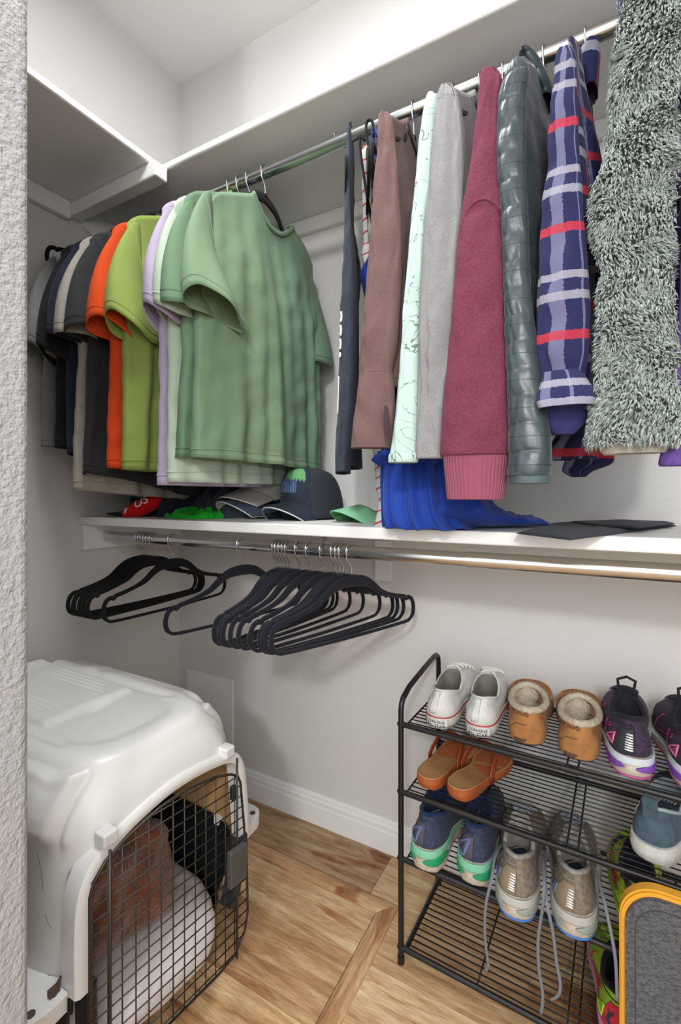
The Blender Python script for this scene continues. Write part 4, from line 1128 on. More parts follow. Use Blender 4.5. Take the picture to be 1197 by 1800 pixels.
# seam lip and corner lugs
rings = []
for (dz, e) in ((.276, .004), (.276, .012), (.280, .015), (.292, .015), (.297, .011), (.297, 0)):
    rr = []
    for i in range(120):
        c, s = se(2*pi*i/120, 5.2); rr.append(Vector(((HX0+HX1)/2+((HX1-HX0)/2+e)*c, (HY+e)*s, dz)))
    rings.append(rr)
V2 = [p for r in rings for p in r]; F2 = []
for j in range(5):
    for i in range(120):
        l = (i+1) % 120; f = (j*120+i, j*120+l, (j+1)*120+l, (j+1)*120+i); c = (V2[f[0]]+V2[f[2]])/2
        if c.x > .3 and -.20 < c.y < .195: continue
        F2.append(f)
o = link('seam_lip', V2, F2, WHT, t, True)
def lug(cx, cy, sy, front):
    pts = []
    for k in range(24):
        a = 2*pi*k/24; yy = cy+.052*math.copysign(abs(sin(a))**.8, sin(a)); pts.append((cx+.056*math.copysign(abs(cos(a))**.7, cos(a)), sy*max(.215, sy*yy)))
    o = MB().prism(pts, .272, .298).build('seam_lug', WHT, t, auto=50); bevel(o, .006, 3)
    for (hx, hy, r) in ((.034, .026, .007), (-.030, .026, .006)):
        MB().tube([(cx+hx, cy+sy*hy, .2975), (cx+hx, cy+sy*hy, .2992)], r, 14).build('bolt_hole', BRN, o, auto=40)
    bx, by = cx+.036, cy-sy*.008
    b = MB().tube([(bx, by, .298), (bx, by, .306)], .005, 10)
    b.box((bx-.004, by-.008, .300), (bx+.004, by+.008, .310)); b.tube([(bx, by+.006, .306), (bx, by+.011, .318)], [.0045, .002], 8)
    b.build('wing_nut', BRN, t, auto=40)
lug(.285, -.236, -1, True); lug(.285, .236, 1, True); lug(-.24, -.225, -1, False); lug(-.24, .225, 1, False)
# lower shell
rings = []
lp = smooth_tab([(.288, 0, 0), (.22, .008, .004), (.14, .030, .014), (.08, .060, .026), (.03, .082, .036), (.004, .092, .045)], 5)
for (z, fi, si) in lp:
    rr = []
    for i in range(160):
        c, s = se(2*pi*i/160, 5.2); x0, x1 = HX0+si, HX1-.012-fi
        rr.append(Vector(((x0+x1)/2+(x1-x0)/2*c, (HY-.004-si)*s, z)))
    rings.append(rr)
V2 = [p for r in rings for p in r]; F2 = []
for j in range(len(rings)-1):
    for i in range(160):
        l = (i+1) % 160; f = (j*160+i, j*160+l, (j+1)*160+l, (j+1)*160+i); c = (V2[f[0]]+V2[f[2]])/2
        if c.x > .2 and -.186 < c.y < .184 and c.z > .145: continue
        F2.append(f)
F2.append(tuple((len(rings)-1)*160+i for i in range(160)))
o = link('lower_shell', V2, F2, DKP, t, True); fixn(o); solid(o, .004, 1)
# scuffs on the near side
for pts in (((66, 1500), (72, 1530), (76, 1565)), ((79, 1606), (84, 1622), (90, 1632))):
    P = [inv(t) @ at(p[0], p[1], Y=CY-HY+.0035+.012*((1740-p[1])/200)) for p in pts]
    MB().tube(P, .00028, 5).build('scuff', BRN, t, auto=None)

# wire door, slightly ajar
HXW, HYW = -.700+.0-CX, .4854-CY
A8 = radians(8); dr = Vector((sin(A8), cos(A8), 0)); H0 = Vector((HXW, HYW, 0))
door = bpy.data.objects.new('wire_door', None); COL.objects.link(door); door.parent = t
def dp(w, z, o=0.): return H0+dr*w+Vector((cos(A8), -sin(A8), 0))*o+Vector((0, 0, z))
def dtop(w):
    return interp([(-.030, .480), (-.01, .500), (.03, .520), (.09, .538), (.15, .543), (.21, .535), (.262, .518), (.275, .503)], w)
def dbot(w): return interp([(-.03, .138), (.22, .138), (.26, .155), (.296, .185)], w)
def rlim(z): return interp([(.138, .26), (.18, .290), (.22, .296), (.33, .294), (.50, .274), (.52, .258), (.536, .208)], z)
def llim(z): return interp([(.138, -.030), (.44, -.030), (.475, -.027), (.50, -.008), (.52, .03), (.538, .09)], z)
m = MB()
for k in range(13):
    w = -.025+k*.0238 if k else -.027
    if w > .285: continue
    m.tube([dp(w, dbot(w)), dp(w, dtop(w))], .00125, 6)
for k in range(18):
    z = .150+k*.0226
    if z > .535: continue
    a, b = llim(z), rlim(z)
    m.tube([dp(a, z, .002), dp(b, z, .002)], .00125, 6)
m.build('wire_grid', WIRE, door, auto=None)
out = [(-.030, .138), (-.030, .46), (-.024, .482), (-.005, .504), (.03, .521), (.09, .539), (.15, .544), (.21, .536), (.25, .523), (.268, .511), (.276, .495), (.286, .40), (.294, .30), (.296, .21), (.288, .175), (.262, .145), (.22, .138)]
m = MB(); m.tube([dp(w, z) for w, z in out], .0026, 8, closed=True); m.build('door_frame', WIRE, door, auto=None)
m = MB(); m.tube([dp(0, .085, .004), dp(0, .520, .004)], .0026, 8); m.build('hinge_rod', WIRE, door, auto=None)
m = MB(); m.tube([dp(.262, .142, .006), dp(.262, .552, .006)], .0026, 8); m.build('latch_rod', mat('latch_rod', (50, 50, 48), .4, .5), door, auto=None)
o = MB().box((0, -.022, -.036), (.014, .022, .036)).build('latch_housing', GRP, door, smooth=False, auto=None); bevel(o, .003, 2)
o.location = dp(.258, .338, .004); o.rotation_euler = (0, 0, -A8)
o = MB().box((0, -.030, -.052), (.006, .010, .044)).build('latch_back', mat('latch_dark', (48, 48, 47), .5), door, smooth=False, auto=None); bevel(o, .002, 2)
o.location = dp(.285, .335, -.004); o.rotation_euler = (0, 0, -A8)
o = MB().box((0, -.006, -.014), (.009, .006, .014)).build('rod_clip', DKP, door, smooth=False, auto=None); bevel(o, .002, 2)
o.location = dp(.252, .487, .001); o.rotation_euler = (0, 0, -A8)

# cushion and plush inside the crate
def blob(name, label, cat, c, r, m, seed, n1=96, n2=48, e=3., amp=.01, fr=9, flat=None):
    V = []; Fc = []
    for j in range(n2+1):
        p = -pi/2+pi*j/n2
        for i in range(n1):
            a = 2*pi*i/n1
            cp, sp = math.copysign(abs(cos(p))**(2/e), cos(p)), math.copysign(abs(sin(p))**(2/2.2), sin(p))
            ca, sa = math.copysign(abs(cos(a))**(2/e), cos(a)), math.copysign(abs(sin(a))**(2/e), sin(a))
            v = Vector((r[0]*cp*ca, r[1]*cp*sa, r[2]*sp))
            d = amp*(nz(v.x*fr+seed, v.y*fr, v.z*fr)+.5*nz(v.x*fr*2.5, v.y*fr*2.5+seed, v.z*fr*2.5))
            v = v+v.normalized()*d
            if flat is not None: v.z = max(v.z, flat)
            V.append(Vector(c)+v)
    for j in range(n2):
        for i in range(n1):
            l = (i+1) % n1; Fc.append((j*n1+i, j*n1+l, (j+1)*n1+l, (j+1)*n1+i))
    o = link(name, V, Fc, m, None, True); fixn(o); tag(o, label, cat); return o
CUSH = fabric('off_white_cotton', (214, 208, 206), (200, 192, 190), 6, bs=(300, .2, .0006))
blob('cushion', 'white creased cushion on the floor of the pet crate', 'cushion', (-1.00, .665, .135), (.272, .186, .066), CUSH, 3, amp=.014, fr=8)
PLU = mat('brown_plush', (122, 60, 18), .95, bump=(160, 1., .006, 4), bump2=(500, .8, .003), sheen=.5, var=(40, (96, 50, 24), .4, .6))
blob('plush_blanket', 'rust brown fluffy blanket heaped inside the crate', 'blanket', (-.960, .622, .290), (.160, .150, .125), PLU, 5, amp=.034, fr=13, e=2.4)
# ================= shoe rack =================
RX0, RYF, RD = -.413, 1.033, .262
RA = radians(-1.8)
rack = thing('shoe_rack', 'black metal four-tier wire shoe rack against the back wall', 'shoe rack', (RX0, RYF, 0), RA)
TIERS = (.558, .400, .244, .036); RL_ = .72; HALF = RL_/2
def rside(x, name):
    m = MB(); r = .0065
    pts = [(x, 0, .004)]+[(x, 0, z) for z in (.2, .4, .560, .600)]+[(x, .004, .614), (x, .018, .626), (x, .04, .636), (x, RD-.045, .640)]
    pts += [(x, RD-.022, .637), (x, RD-.006, .626), (x, RD, .608)]+[(x, RD, z) for z in (.4, .2, .004)]
    pts = [(x, 0, .004), (x, 0, .30), (x, 0, .588), (x, .003, .603), (x, .012, .614), (x, .05, .628), (x, .15, .642), (x, RD-.04, .650), (x, RD-.018, .649), (x, RD-.004, .640), (x, RD, .622), (x, RD, .30), (x, RD, .004)]
    m.tube(pts, r, 14)
    for y in (0, RD): m.tube([(x, y, .0), (x, y, .018)], .0082, 14)
    m.build(name, M_BLKMET, rack)
rside(0, 'side_frame'); rside(RL_, 'side_frame')
for z in TIERS:
    tier = bpy.data.objects.new('tier', None); COL.objects.link(tier); tier.parent = rack
    m = MB()
    m.tube([(-.006, 0, z), (HALF, 0, z)], .0062, 12); m.tube([(HALF-.012, 0, z), (HALF+.012, 0, z)], .0070, 12); m.tube([(HALF, 0, z), (RL_+.006, 0, z)], .0058, 12)
    m.build('front_rail', M_BLKMET, tier)
    m = MB(); m.tube([(0, RD, z), (HALF, RD, z)], .0062, 12); m.tube([(HALF-.012, RD, z), (HALF+.012, RD, z)], .0070, 12); m.tube([(HALF, RD, z), (RL_, RD, z)], .0058, 12)
    m.build('back_rail', M_BLKMET, tier)
    if z < .1:
        for x in (.012, RL_-.012): MB().tube([(x, 0, z), (x, RD, z)], .0055, 10).build('end_rail', M_BLKMET, tier)
    m = MB()
    for k in range(15):
        y = .014+k*(RD-.028)/14
        m.tube([(.012, y, z+.002), (RL_-.012, y, z+.002)], .00155, 6)
    for x in (.012, .175, HALF-.010, HALF+.010, RL_-.175, RL_-.012):
        m.tube([(x, 0, z-.001), (x, RD, z-.001)], .0021, 6)
    m.build('wire_deck', M_BLKMET, tier, auto=None)
for z in TIERS:
    m = MB()
    for x in (0, RL_):
        m.tube([(x-.0085, 0, z), (x-.003, 0, z)], .0042, 10)
    m.build('screw_head', M_BLKMET, rack)

def rackpt(x, y, z): return rack.matrix_basis @ Vector((x, y, z))

# ================= shoes =================
def wf(s):
    tab = [(0, .0), (.006, .22), (.02, .40), (.05, .56), (.10, .68), (.18, .745), (.30, .76), (.42, .78), (.55, .88), (.68, .985), (.75, 1.0), (.83, .95), (.90, .80), (.95, .60), (.98, .38), (.995, .18), (1, 0)]
    return interp(tab, s)
class Shoe:
    """toe towards local +y, heel edge at the origin"""
    def __init__(s, L=.285, Wd=.100, zs=.030, zh=.036, heel_h=.062, side_h=.048, tong_h=.082, toe_h=.052, cy=.275, cr=.205, cw=.030, side=1, toe_spring=.012, cf=1.0, qtoe=2.6):
        s.__dict__.update(locals())
    def plan(s, t, e=0.):
        y = s.L/2*(1-cos(2*pi*t)); sg = -1 if t < .5 else 1
        f = y/s.L; w = wf(f)*s.Wd/2
        x = sg*w; x += s.side*.010*sin(pi*f)*(1 if sg*s.side < 0 else .35)*(-1)*.0+s.side*.006*sstep(.45, 1, f)
        if sg*s.side > 0 and .25 < f < .62: x *= 1-.12*sin(pi*(f-.25)/.37)
        n = Vector((x, y-s.L*.5)).normalized()
        return x+e*n.x*1.0, y+e*n.y*1.0
    def spring(s, y): return s.toe_spring*sstep(.62, 1.0, y/s.L)**1.5
    def soletop(s, y): return s.zs+(s.zh-s.zs)*sstep(.6, .1, y/s.L)
    def upper(s, t, k):
        x0, y0 = s.plan(t, -.002); z0 = s.soletop(y0)+s.spring(y0)
        a = 2*pi*t
        yc = s.cy*s.L-s.cr*s.L*cos(a); x1 = -s.cw*sin(a)*(1-.12*cos(a))
        fr = .5-.5*cos(a)
        # collar height heel -> side -> tongue
        zc = interp([(0, s.heel_h), (.10, s.heel_h-.002), (.5, s.side_h), (.85, s.tong_h*.9), (1, s.tong_h)], fr)+s.zh
        f0 = y0/s.L; q = 1+(s.qtoe-1)*sstep(.35, .9, f0)
        e = k**(1.0+.25*(1-fr))
        bul = 1+.0*k
        x = x0+(x1-x0)*e; y = y0+(yc-y0)*e
        z = z0+(zc-z0)*(1-(1-k)**q)
        # sides bulge outward low down
        b = .004*sin(pi*min(1, k*1.5))*(1-.5*sstep(.5, 1, f0)); l = sqrt(x*x+1e-6); x += x/l*b*(1 if abs(sin(a)) > .3 else abs(sin(a))/.3)
        if fr < .15: y -= .004*sin(pi*min(1, k*1.3))*(1-fr/.15)
        return Vector((x, y, z))
    def norm(s, t, k):
        p = s.upper(t, k); a = s.upper(t+.004, k)-p; b = s.upper(t, min(k+.02, 1.02) if k < .99 else k-.02)-p
        if k >= .99: b = -b
        n = a.cross(b)
        if n.length < 1e-12: return Vector((0, 0, 1))
        n.normalize(); c = Vector((0, p.y, .0))
        if n.dot(p-c) < 0: n = -n
        return n
    def surf(s, t, k, o=.001): return s.upper(t, k)+s.norm(t, k)*o
    def build_upper(s, par, m, lining, insole, N=88, K=22, name='upper', rim=.0035, ins_drop=.006):
        rings = [[s.upper(i/N, k/K) for i in range(N)] for k in range(K+1)]
        V = [p for r in rings for p in r]; UV = []; Fc = []
        for j in range(K):
            for i in range(N):
                l = (i+1) % N; Fc.append((j*N+i, j*N+l, (j+1)*N+l, (j+1)*N+i))
                UV += [(i/N*.6, j/K*.12), ((i+1)/N*.6, j/K*.12), ((i+1)/N*.6, (j+1)/K*.12), (i/N*.6, (j+1)/K*.12)]
        link(name, V, Fc, m, par, True, UV)
        top = rings[-1]; c = sum(top, Vector())/N
        # padded collar lip then lining going down inside
        MB().tube([p+(c-p).normalized()*.0015 for p in top], rim, 8, closed=True).build('collar', lining, par, auto=None)
        lr = []
        for j, (sh, fz) in enumerate(((.96, 1.), (.88, .86), (.84, .6), (.84, .35), (.88, .16), (.90, .06))):
            rr = []
            for i in range(N):
                p = top[i]; zz = s.zh+ins_drop+(p.z-s.zh-ins_drop)*fz
                rr.append(Vector((c.x+(p.x-c.x)*sh, c.y+(p.y-c.y)*(sh+.10*(1-fz)*(1 if p.y > c.y else 0)), zz)))
            lr.append(rr)
        MB().loft(lr).build('lining', lining, par, auto=None)
        r0 = lr[-1]; MB().loft([r0, [Vector((q.x*.02+c.x*.98, q.y*.02+c.y*.98, q.z-.001)) for q in r0]], cap1=True).build('insole', insole, par, auto=None)
    def build_sole(s, par, m, name='sole', z0=0., z1=None, ex=.004, bulge=.003, rough=0., N=120, K=8, seed=1, foot=None):
        rings = []
        for j in range(K+1):
            f = j/K; rr = []
            for i in range(N):
                t_ = i/N; x, y = s.plan(t_, ex+bulge*sin(pi*f)-(.006*(1-f)**3 if f < .5 else 0))
                zt = (s.soletop(y) if z1 is None else z1)+.002; zb = z0
                z = zb+(zt-zb)*f+s.spring(y)*(.35+.65*f) 
                if f == 0 and y < .05*s.L: z += .004*(1-y/(.05*s.L))
                if rough: 
                    d = rough*nz(t_*60, f*5, seed); x += d*(1 if x > 0 else -1)
                rr.append(Vector((x, y, z)))
            rings.append(rr)
        return MB().loft(rings, cap0=True, cap1=True).build(name, m, par, auto=50)
    def patch(s, par, m, name, t0, t1, k0, k1, o=.0012, nu=14, nv=8, shape=None, thick=.001):
        V = []
        for j in range(nv+1):
            for i in range(nu+1):
                u, v = i/nu, j/nv
                if shape: u, v = shape(u, v)
                V.append(s.surf(t0+(t1-t0)*u, k0+(k1-k0)*v, o))
        Fc = [(j*(nu+1)+i, j*(nu+1)+i+1, (j+1)*(nu+1)+i+1, (j+1)*(nu+1)+i) for j in range(nv) for i in range(nu)]
        ob = link(name, V, Fc, m, par, True); solid(ob, thick, 0); return ob
    def line(s, par, m, name, pts, r=.0011, o=.0014, closed=False, n=6):
        P = []
        seq = list(pts)+([pts[0]] if closed else [])
        for a, b in zip(seq, seq[1:]):
            d = max(2, int(abs(a[0]-b[0])*60+abs(a[1]-b[1])*8)+1)
            for q in range(d): P.append(s.surf(a[0]+(b[0]-a[0])*q/d, a[1]+(b[1]-a[1])*q/d, o))
        if not closed: P.append(s.surf(*seq[-1], o))
        return MB().tube(P, r, n, closed=closed).build(name, m, par, auto=None)
    def band(s, par, m, name, t0, t1, za, zb, ex, nu=40, thick=.0012, wob=0., ff=None):
        """coloured band wrapped on the sole side between fractions za..zb of its height"""
        V = []; nv = 5
        for j in range(nv+1):
            for i in range(nu+1):
                t_ = t0+(t1-t0)*i/nu; f0, f1 = za, zb
                if ff: f0, f1 = ff(i/nu, za, zb)
                f = f0+(f1-f0)*j/nv
                f += wob*sin(i*.9)*(j == 0)
                x, y = s.plan(t_ % 1., ex+.003*sin(pi*f)+.0015); zt = s.soletop(y)+.002
                V.append(Vector((x, y, zt*f+s.spring(y)*(.35+.65*f))))
        Fc = [(j*(nu+1)+i, j*(nu+1)+i+1, (j+1)*(nu+1)+i+1, (j+1)*(nu+1)+i) for j in range(nv) for i in range(nu)]
        ob = link(name, V, Fc, m, par, True); solid(ob, thick, 0); return ob
    def laces(s, par, m, n=5, k0=.97, k1=.60, dt=.075, r=.0022):
        mb = MB()
        for i in range(n):
            k = k0+(k1-k0)*i/(n-1); d = dt*(1+.12*i)*(1-.0*i)
            P = [s.surf(.5-d+2*d*q/8, k, .003+.002*sin(pi*q/8)) for q in range(9)]; mb.tube(P, r, 6, flat=.6)
            if i < n-1:
                k2 = k0+(k1-k0)*(i+1)/(n-1)
                mb.tube([s.surf(.5-d+2*d*q/6, k+(k2-k)*q/6, .005) for q in range(7)], r, 6, flat=.6)
        mb.build('laces', m, par, auto=None)
    def tongue(s, par, m, h=.022, w=.024):
        c = s.upper(.5, 1.0); V = []
        for j in range(9):
            f = j/8
            for i in range(9):
                u = -1+2*i/8
                V.append(Vector((u*w*(1-.15*f*f), c.y+.006-.012*f-.010*u*u, c.z-.012+(h+.012)*f-.006*u*u*f)))
        Fc = [(j*9+i, j*9+i+1, (j+1)*9+i+1, (j+1)*9+i) for j in range(8) for i in range(8)]
        o = link('tongue', V, Fc, m, par, True); solid(o, .006, 0); subsurf(o); return o

def mesh_fab(name, a, b, sc=180): return mat(name, a, .85, bump=(900, .5, .0008, 1), bump2=(60, .15, .001), var=(sc, b, .4, .6), sheen=.04)
DIRTY = mat('scuffed_foam', (190, 182, 168), .8, bump=(220, .6, .0015, 4), var=(60, (158, 142, 118), .45, .75))

def shoe_root(name, label, cat, x, y, z, rot, group):
    return thing(name, label, cat, (x, y, z), radians(rot), group)
TZ = [z+.0038 for z in TIERS]

# -- white canvas sneakers --
CANV = fabric('white_canvas', (204, 204, 201), (186, 186, 183), 30, bs=(900, .4, .0006))
RUB = mat('white_rubber', (202, 200, 193), .5, bump=(40, .1, .001), var=(18, (200, 196, 184), .5, .8))
REDL = mat('red_line', (166, 46, 52), .6); BLKP = mat('black_print', (28, 28, 30), .7)
INS = fabric('grey_insole', (122, 118, 108), (104, 100, 92), 30)
def canvas(label, x, y, rot, side):
    t = shoe_root('canvas_sneaker', label, 'sneaker', x, y, TZ[0], rot, 'white canvas sneakers')
    s = Shoe(L=.262, Wd=.092, zs=.026, zh=.028, heel_h=.052, side_h=.036, tong_h=.066, cy=.30, cr=.225, cw=.029, side=side, toe_spring=.010, qtoe=2.4)
    s.build_upper(t, CANV, INS, INS, rim=.0018); MB().tube([s.upper(i/60, 1.0) for i in range(60)], .0026, 8, closed=True).build('collar_trim', CANV, t, auto=None); s.build_sole(t, RUB, ex=.003, bulge=.001)
    so = s.band(t, REDL, 'red_stripe', -.999, -.001, .86, .95, .003, nu=150)
    s.band(t, mat('grey_line', (92, 92, 96), .6), 'grey_stripe', -.999, -.001, .20, .24, .003, nu=150)
    s.patch(t, CANV, 'heel_strip', -.035, .035, .05, .95, .002, shape=lambda u, v: (u, v), thick=.002)
    s.line(t, CANV, 'heel_seam', [(.16, .02), (.13, .5), (.11, .95)], .0012); s.line(t, CANV, 'heel_seam', [(-.16, .02), (-.13, .5), (-.11, .95)], .0012)
    s.tongue(t, CANV, .012, .020)
    s.laces(t, mat('white_laces', (214, 214, 206), .9), 5, .96, .42, .06, .0028)
    c0 = .0
    # printed rubber heel label
    def onheel(px_, pz, o=.0012):
        tt = -.0+px_/.30   # along the heel curve
        x_, y_ = s.plan(tt % 1., .0045+o); return Vector((x_, y_-.0005, pz))
    V = []; nu, nv = 10, 4
    for j in range(nv+1):
        for i in range(nu+1): V.append(onheel(-.021+.042*i/nu, .0035+.018*j/nv, .0006))
    lab = link('heel_label', V, [(j*11+i, j*11+i+1, (j+1)*11+i+1, (j+1)*11+i) for j in range(nv) for i in range(nu)], RUB, t, True); solid(lab, .001, 0)
    def hx(tt):   # flat plate position: the label sits across the heel, facing -y
        return tt
    wrap_text('CONVERSE', .0082, lambda a, b: Vector((a, heel_y(s, a)-.0026, .0172+b)), 'printed_letters', BLKP, lab, .0006, 1.0)
    wrap_text('ALL STAR', .0098, lambda a, b: Vector((a, heel_y(s, a)-.0026, .0085+b)), 'printed_letters', BLKP, lab, .0006, 1.0)
    return t
def heel_y(s, x):
    """y of the sole's back face at lateral x"""
    best = 0
    for i in range(0, 60):
        tt = i/600; px_, py_ = s.plan(tt, .0045)
        if abs(px_) >= abs(x): return py_
    return .01
canvas('white canvas lace-up sneaker at the left end of the top tier', -.332, 1.046, -2, 1)
canvas('white canvas lace-up sneaker beside the first moccasin', -.240, 1.052, 2, -1)

# -- moccasins --
SUE = mat('tan_suede', (158, 108, 58), .85, bump=(300, .5, .0012, 4), sheen=.05, var=(26, (134, 86, 42), .42, .62))
SHR = mat('cream_shearling', (196, 184, 162), .95, bump=(220, 1., .005, 4), sheen=.1, var=(60, (168, 154, 132), .4, .7))
THG = mat('brown_thong', (122, 76, 48), .7); DBR = mat('dark_brown_rubber', (88, 62, 46), .8)
def moccasin(label, x, y, rot, side):
    t = shoe_root('moccasin', label, 'moccasin', x, y, TZ[0]+.001, rot, 'tan moccasins')
    s = Shoe(L=.262, Wd=.104, zs=.006, zh=.008, heel_h=.062, side_h=.056, tong_h=.070, cy=.33, cr=.245, cw=.038, side=side, toe_spring=.012, qtoe=2.6)
    s.build_upper(t, SUE, SHR, SHR, rim=.0075); s.build_sole(t, DBR, ex=-.006, bulge=.0)
    s.line(t, THG, 'lace_thong', [(-.40+.8*i/20, .86-.02*(i % 2)) for i in range(21)], .0022, .0016)
    for i in range(9):
        tt = -.34+.085*i; s.line(t, THG, 'thong_stitch', [(tt-.006, .80), (tt+.006, .93)], .0024, .0030)
    # puckered toe seam
    s.line(t, SUE, 'toe_seam', [(.30, .60), (.38, .50), (.44, .42), (.5, .40), (.56, .42), (.62, .50), (.70, .60)], .0034, .002, n=8)
    for i in range(17):
        tt = .33+.34*i/16; kk = .40+.20*abs(tt-.5)/.2*.8
        s.line(t, SUE, 'pucker_stitch', [(tt, kk-.045), (tt, kk+.045)], .0022, .0028)
    # heel patch outline
    s.line(t, DBR, 'heel_stitch', [(-.10, .04), (-.095, .35), (-.06, .55), (0, .58), (.06, .55), (.095, .35), (.10, .04)], .0007, .0008)
    s.patch(t, DBR, 'heel_rubber', -.05, .05, .0, .14, .001)
    # fluffy cuff
    top = [s.upper(i/88, 1.) for i in range(88)]; c = sum(top, Vector())/88
    rr = []
    for j, (sh, dz) in enumerate(((1.01, -.004), (1.015, .002), (.98, .006), (.93, .004), (.88, -.006))):
        rr.append([Vector((c.x+(p.x-c.x)*sh+.002*nz(p.x*70, p.y*70, j), c.y+(p.y-c.y)*sh, p.z+dz*(1+.5*nz(p.x*60, p.y*60, 4)))) for p in top])
    MB().loft(rr).build('fleece_cuff', SHR, t, auto=None)
    rnd = random.Random(7)
    return t
moccasin('tan suede moccasin nearer the canvas sneakers', -.1406, 1.055, 5-1.8*0, 1)
moccasin('tan suede moccasin nearer the purple running shoe', -.0438, 1.042, 0, -1)

# -- running shoes --
def runner(label, x, y, z, rot, side, cfg, L=.285, Wd=.098, group='running shoes'):
    t = shoe_root('running_shoe', label, 'running shoe', x, y, z, rot, group)
    s = Shoe(L=L, Wd=Wd, zs=cfg.get('zs', .028), zh=cfg.get('zh', .038), heel_h=cfg.get('heel_h', .066), side_h=.046, tong_h=.074, cy=.265, cr=.19, cw=.029, side=side, toe_spring=.018, qtoe=2.3)
    s.build_upper(t, cfg['up'], cfg['lin'], cfg['ins'], rim=.0048)
    s.build_sole(t, DIRTY, 'midsole', ex=.005, bulge=.003, rough=.0014, seed=hash(label) % 7 if False else 3)
    if 'out' in cfg: s.build_sole(t, cfg['out'], 'outsole', z0=-.0012, z1=.004, ex=.0035, bulge=0)
    s.band(t, cfg['foam'], 'upper_foam', -.40, .40, .76, 1.02, .0045, nu=60, thick=.003, ff=lambda u, a, b: (a-.12*sin(pi*u)**2*0+.06*sin(u*9), b))
    if 'gel' in cfg:
        for (a, b) in ((-.155, -.012), (.035, .17)):
            s.band(t, cfg['gel'], 'gel_insert', a, b, .40, .72, .0055, nu=26, thick=.003, ff=lambda u, p, q: (.56-.16*sin(pi*u)**.7, .60+.15*sin(pi*u)**.7))
    s.patch(t, cfg['heel'], 'heel_counter', -.13, .13, .02, .72, .0016, nu=24, nv=12, shape=lambda u, v: (.5+(u-.5)*(1-.45*v), v), thick=.0016)
    if cfg.get('bars'):
        for i in range(7):
            kk = .20+.062*i; c0 = cfg.get('boff', 0)
            s.line(t, mat('reflective_white', (236, 236, 236), .5), 'reflective_bar', [(c0-.030, kk), (c0+.026, kk+.015)], .0013, .0036)
    for sg in (-1, 1):
        s.line(t, cfg['tri'], 'side_triangle', [(sg*a_, b_) for a_, b_ in cfg.get('tp', ((.085, .20), (.15, .28), (.09, .50)))], .0016, .0030, closed=True)
        s.patch(t, cfg.get('trif', cfg['up']), 'triangle_inset', sg*(cfg.get('tp', ((.085, 0),))[0][0]+.004), sg*(cfg.get('tp', ((0, 0), (.15, 0)))[1][0]-.006), .18, .50, .0022, nu=6, nv=6, shape=lambda u, v: (u*(1-v), v))
        # crossed side stripes
        s.line(t, cfg['str'], 'side_stripe', [(sg*.17, .55), (sg*.27, .12)], .0013, .002); s.line(t, cfg['str'], 'side_stripe', [(sg*.185, .62), (sg*.285, .18)], .0013, .002)
        s.line(t, cfg['str'], 'side_stripe', [(sg*.20, .10), (sg*.25, .72)], .0013, .002); s.line(t, cfg['str'], 'side_stripe', [(sg*.30, .10), (sg*.31, .66)], .0013, .002)
    s.line(t, cfg['lin'], 'collar_seam', [(-.2+.4*i/12, .80) for i in range(13)], .0009, .001)
    s.patch(t, cfg.get('toe', cfg['up']), 'toe_cap', .40, .60, .0, .22, .0012, nu=20, nv=6)
    s.tongue(t, cfg['lin'], .020, .022)
    s.laces(t, cfg['lace'], 6, .97, .55, .055, .0022)
    if cfg.get('loop'):
        c = s.upper(.5, 1.); MB().tube([(-.014, c.y-.006, c.z+.016), (-.016, c.y-.012, c.z+.034), (0, c.y-.014, c.z+.042), (.016, c.y-.012, c.z+.034), (.014, c.y-.006, c.z+.016)], .0028, 8).build('tongue_loop', cfg['lin'], t, auto=None)
    return t, s
sp = lambda n, c, **k: mat(n, c, .7, **k)
PUR = dict(up=mesh_fab('plum_mesh', (58, 38, 68), (34, 26, 46)), lin=fabric('black_lining', (34, 34, 42), (26, 26, 34), 80), ins=sp('dark_insole', (34, 36, 46)), foam=sp('pale_grey_foam', (186, 192, 198)), heel=sp('black_overlay', (38, 38, 46)), tri=sp('pink_outline', (208, 110, 150)), trif=sp('magenta_inset', (150, 60, 110)), str=sp('magenta_stripe', (150, 56, 116)), lace=sp('dark_laces', (46, 44, 56)), gel=sp('violet_gel', (112, 62, 156)), out=sp('magenta_rubber', (176, 74, 136)), bars=True, loop=True, boff=.004)
runner('purple and black running shoe beside the second moccasin', .050, 1.036, TZ[0]+.002, 4, 1, PUR, L=.262, Wd=.096)
runner('purple and black running shoe cut off by the right edge of the view', .150, 1.036, TZ[0]+.002, 2, -1, PUR, L=.262, Wd=.096)
NAV = dict(up=mesh_fab('navy_mesh', (52, 62, 84), (38, 46, 66)), lin=fabric('navy_lining', (30, 52, 88), (22, 40, 72), 80), ins=sp('teal_insole', (22, 44, 66)), foam=sp('mint_foam', (116, 180, 150)), heel=sp('brown_grey_overlay', (72, 70, 78)), tri=sp('periwinkle_outline', (96, 110, 160)), trif=sp('black_inset', (50, 52, 64)), str=sp('silver_stripe', (172, 178, 188)), lace=sp('slate_laces', (70, 76, 90)), gel=sp('green_gel', (24, 140, 88)), tp=((.040, .14), (.105, .30), (.030, .64)), zs=.032, zh=.050, toe=sp('navy_toe', (40, 48, 66)))
runner('navy running shoe with green foam in the left corner of the third tier', -.352, 1.012, TZ[2]+.002, -1, 1, NAV, L=.292)
runner('navy running shoe with green foam beside the beige grey pair', -.246, 1.026, TZ[2]+.002, 3, -1, NAV, L=.292)
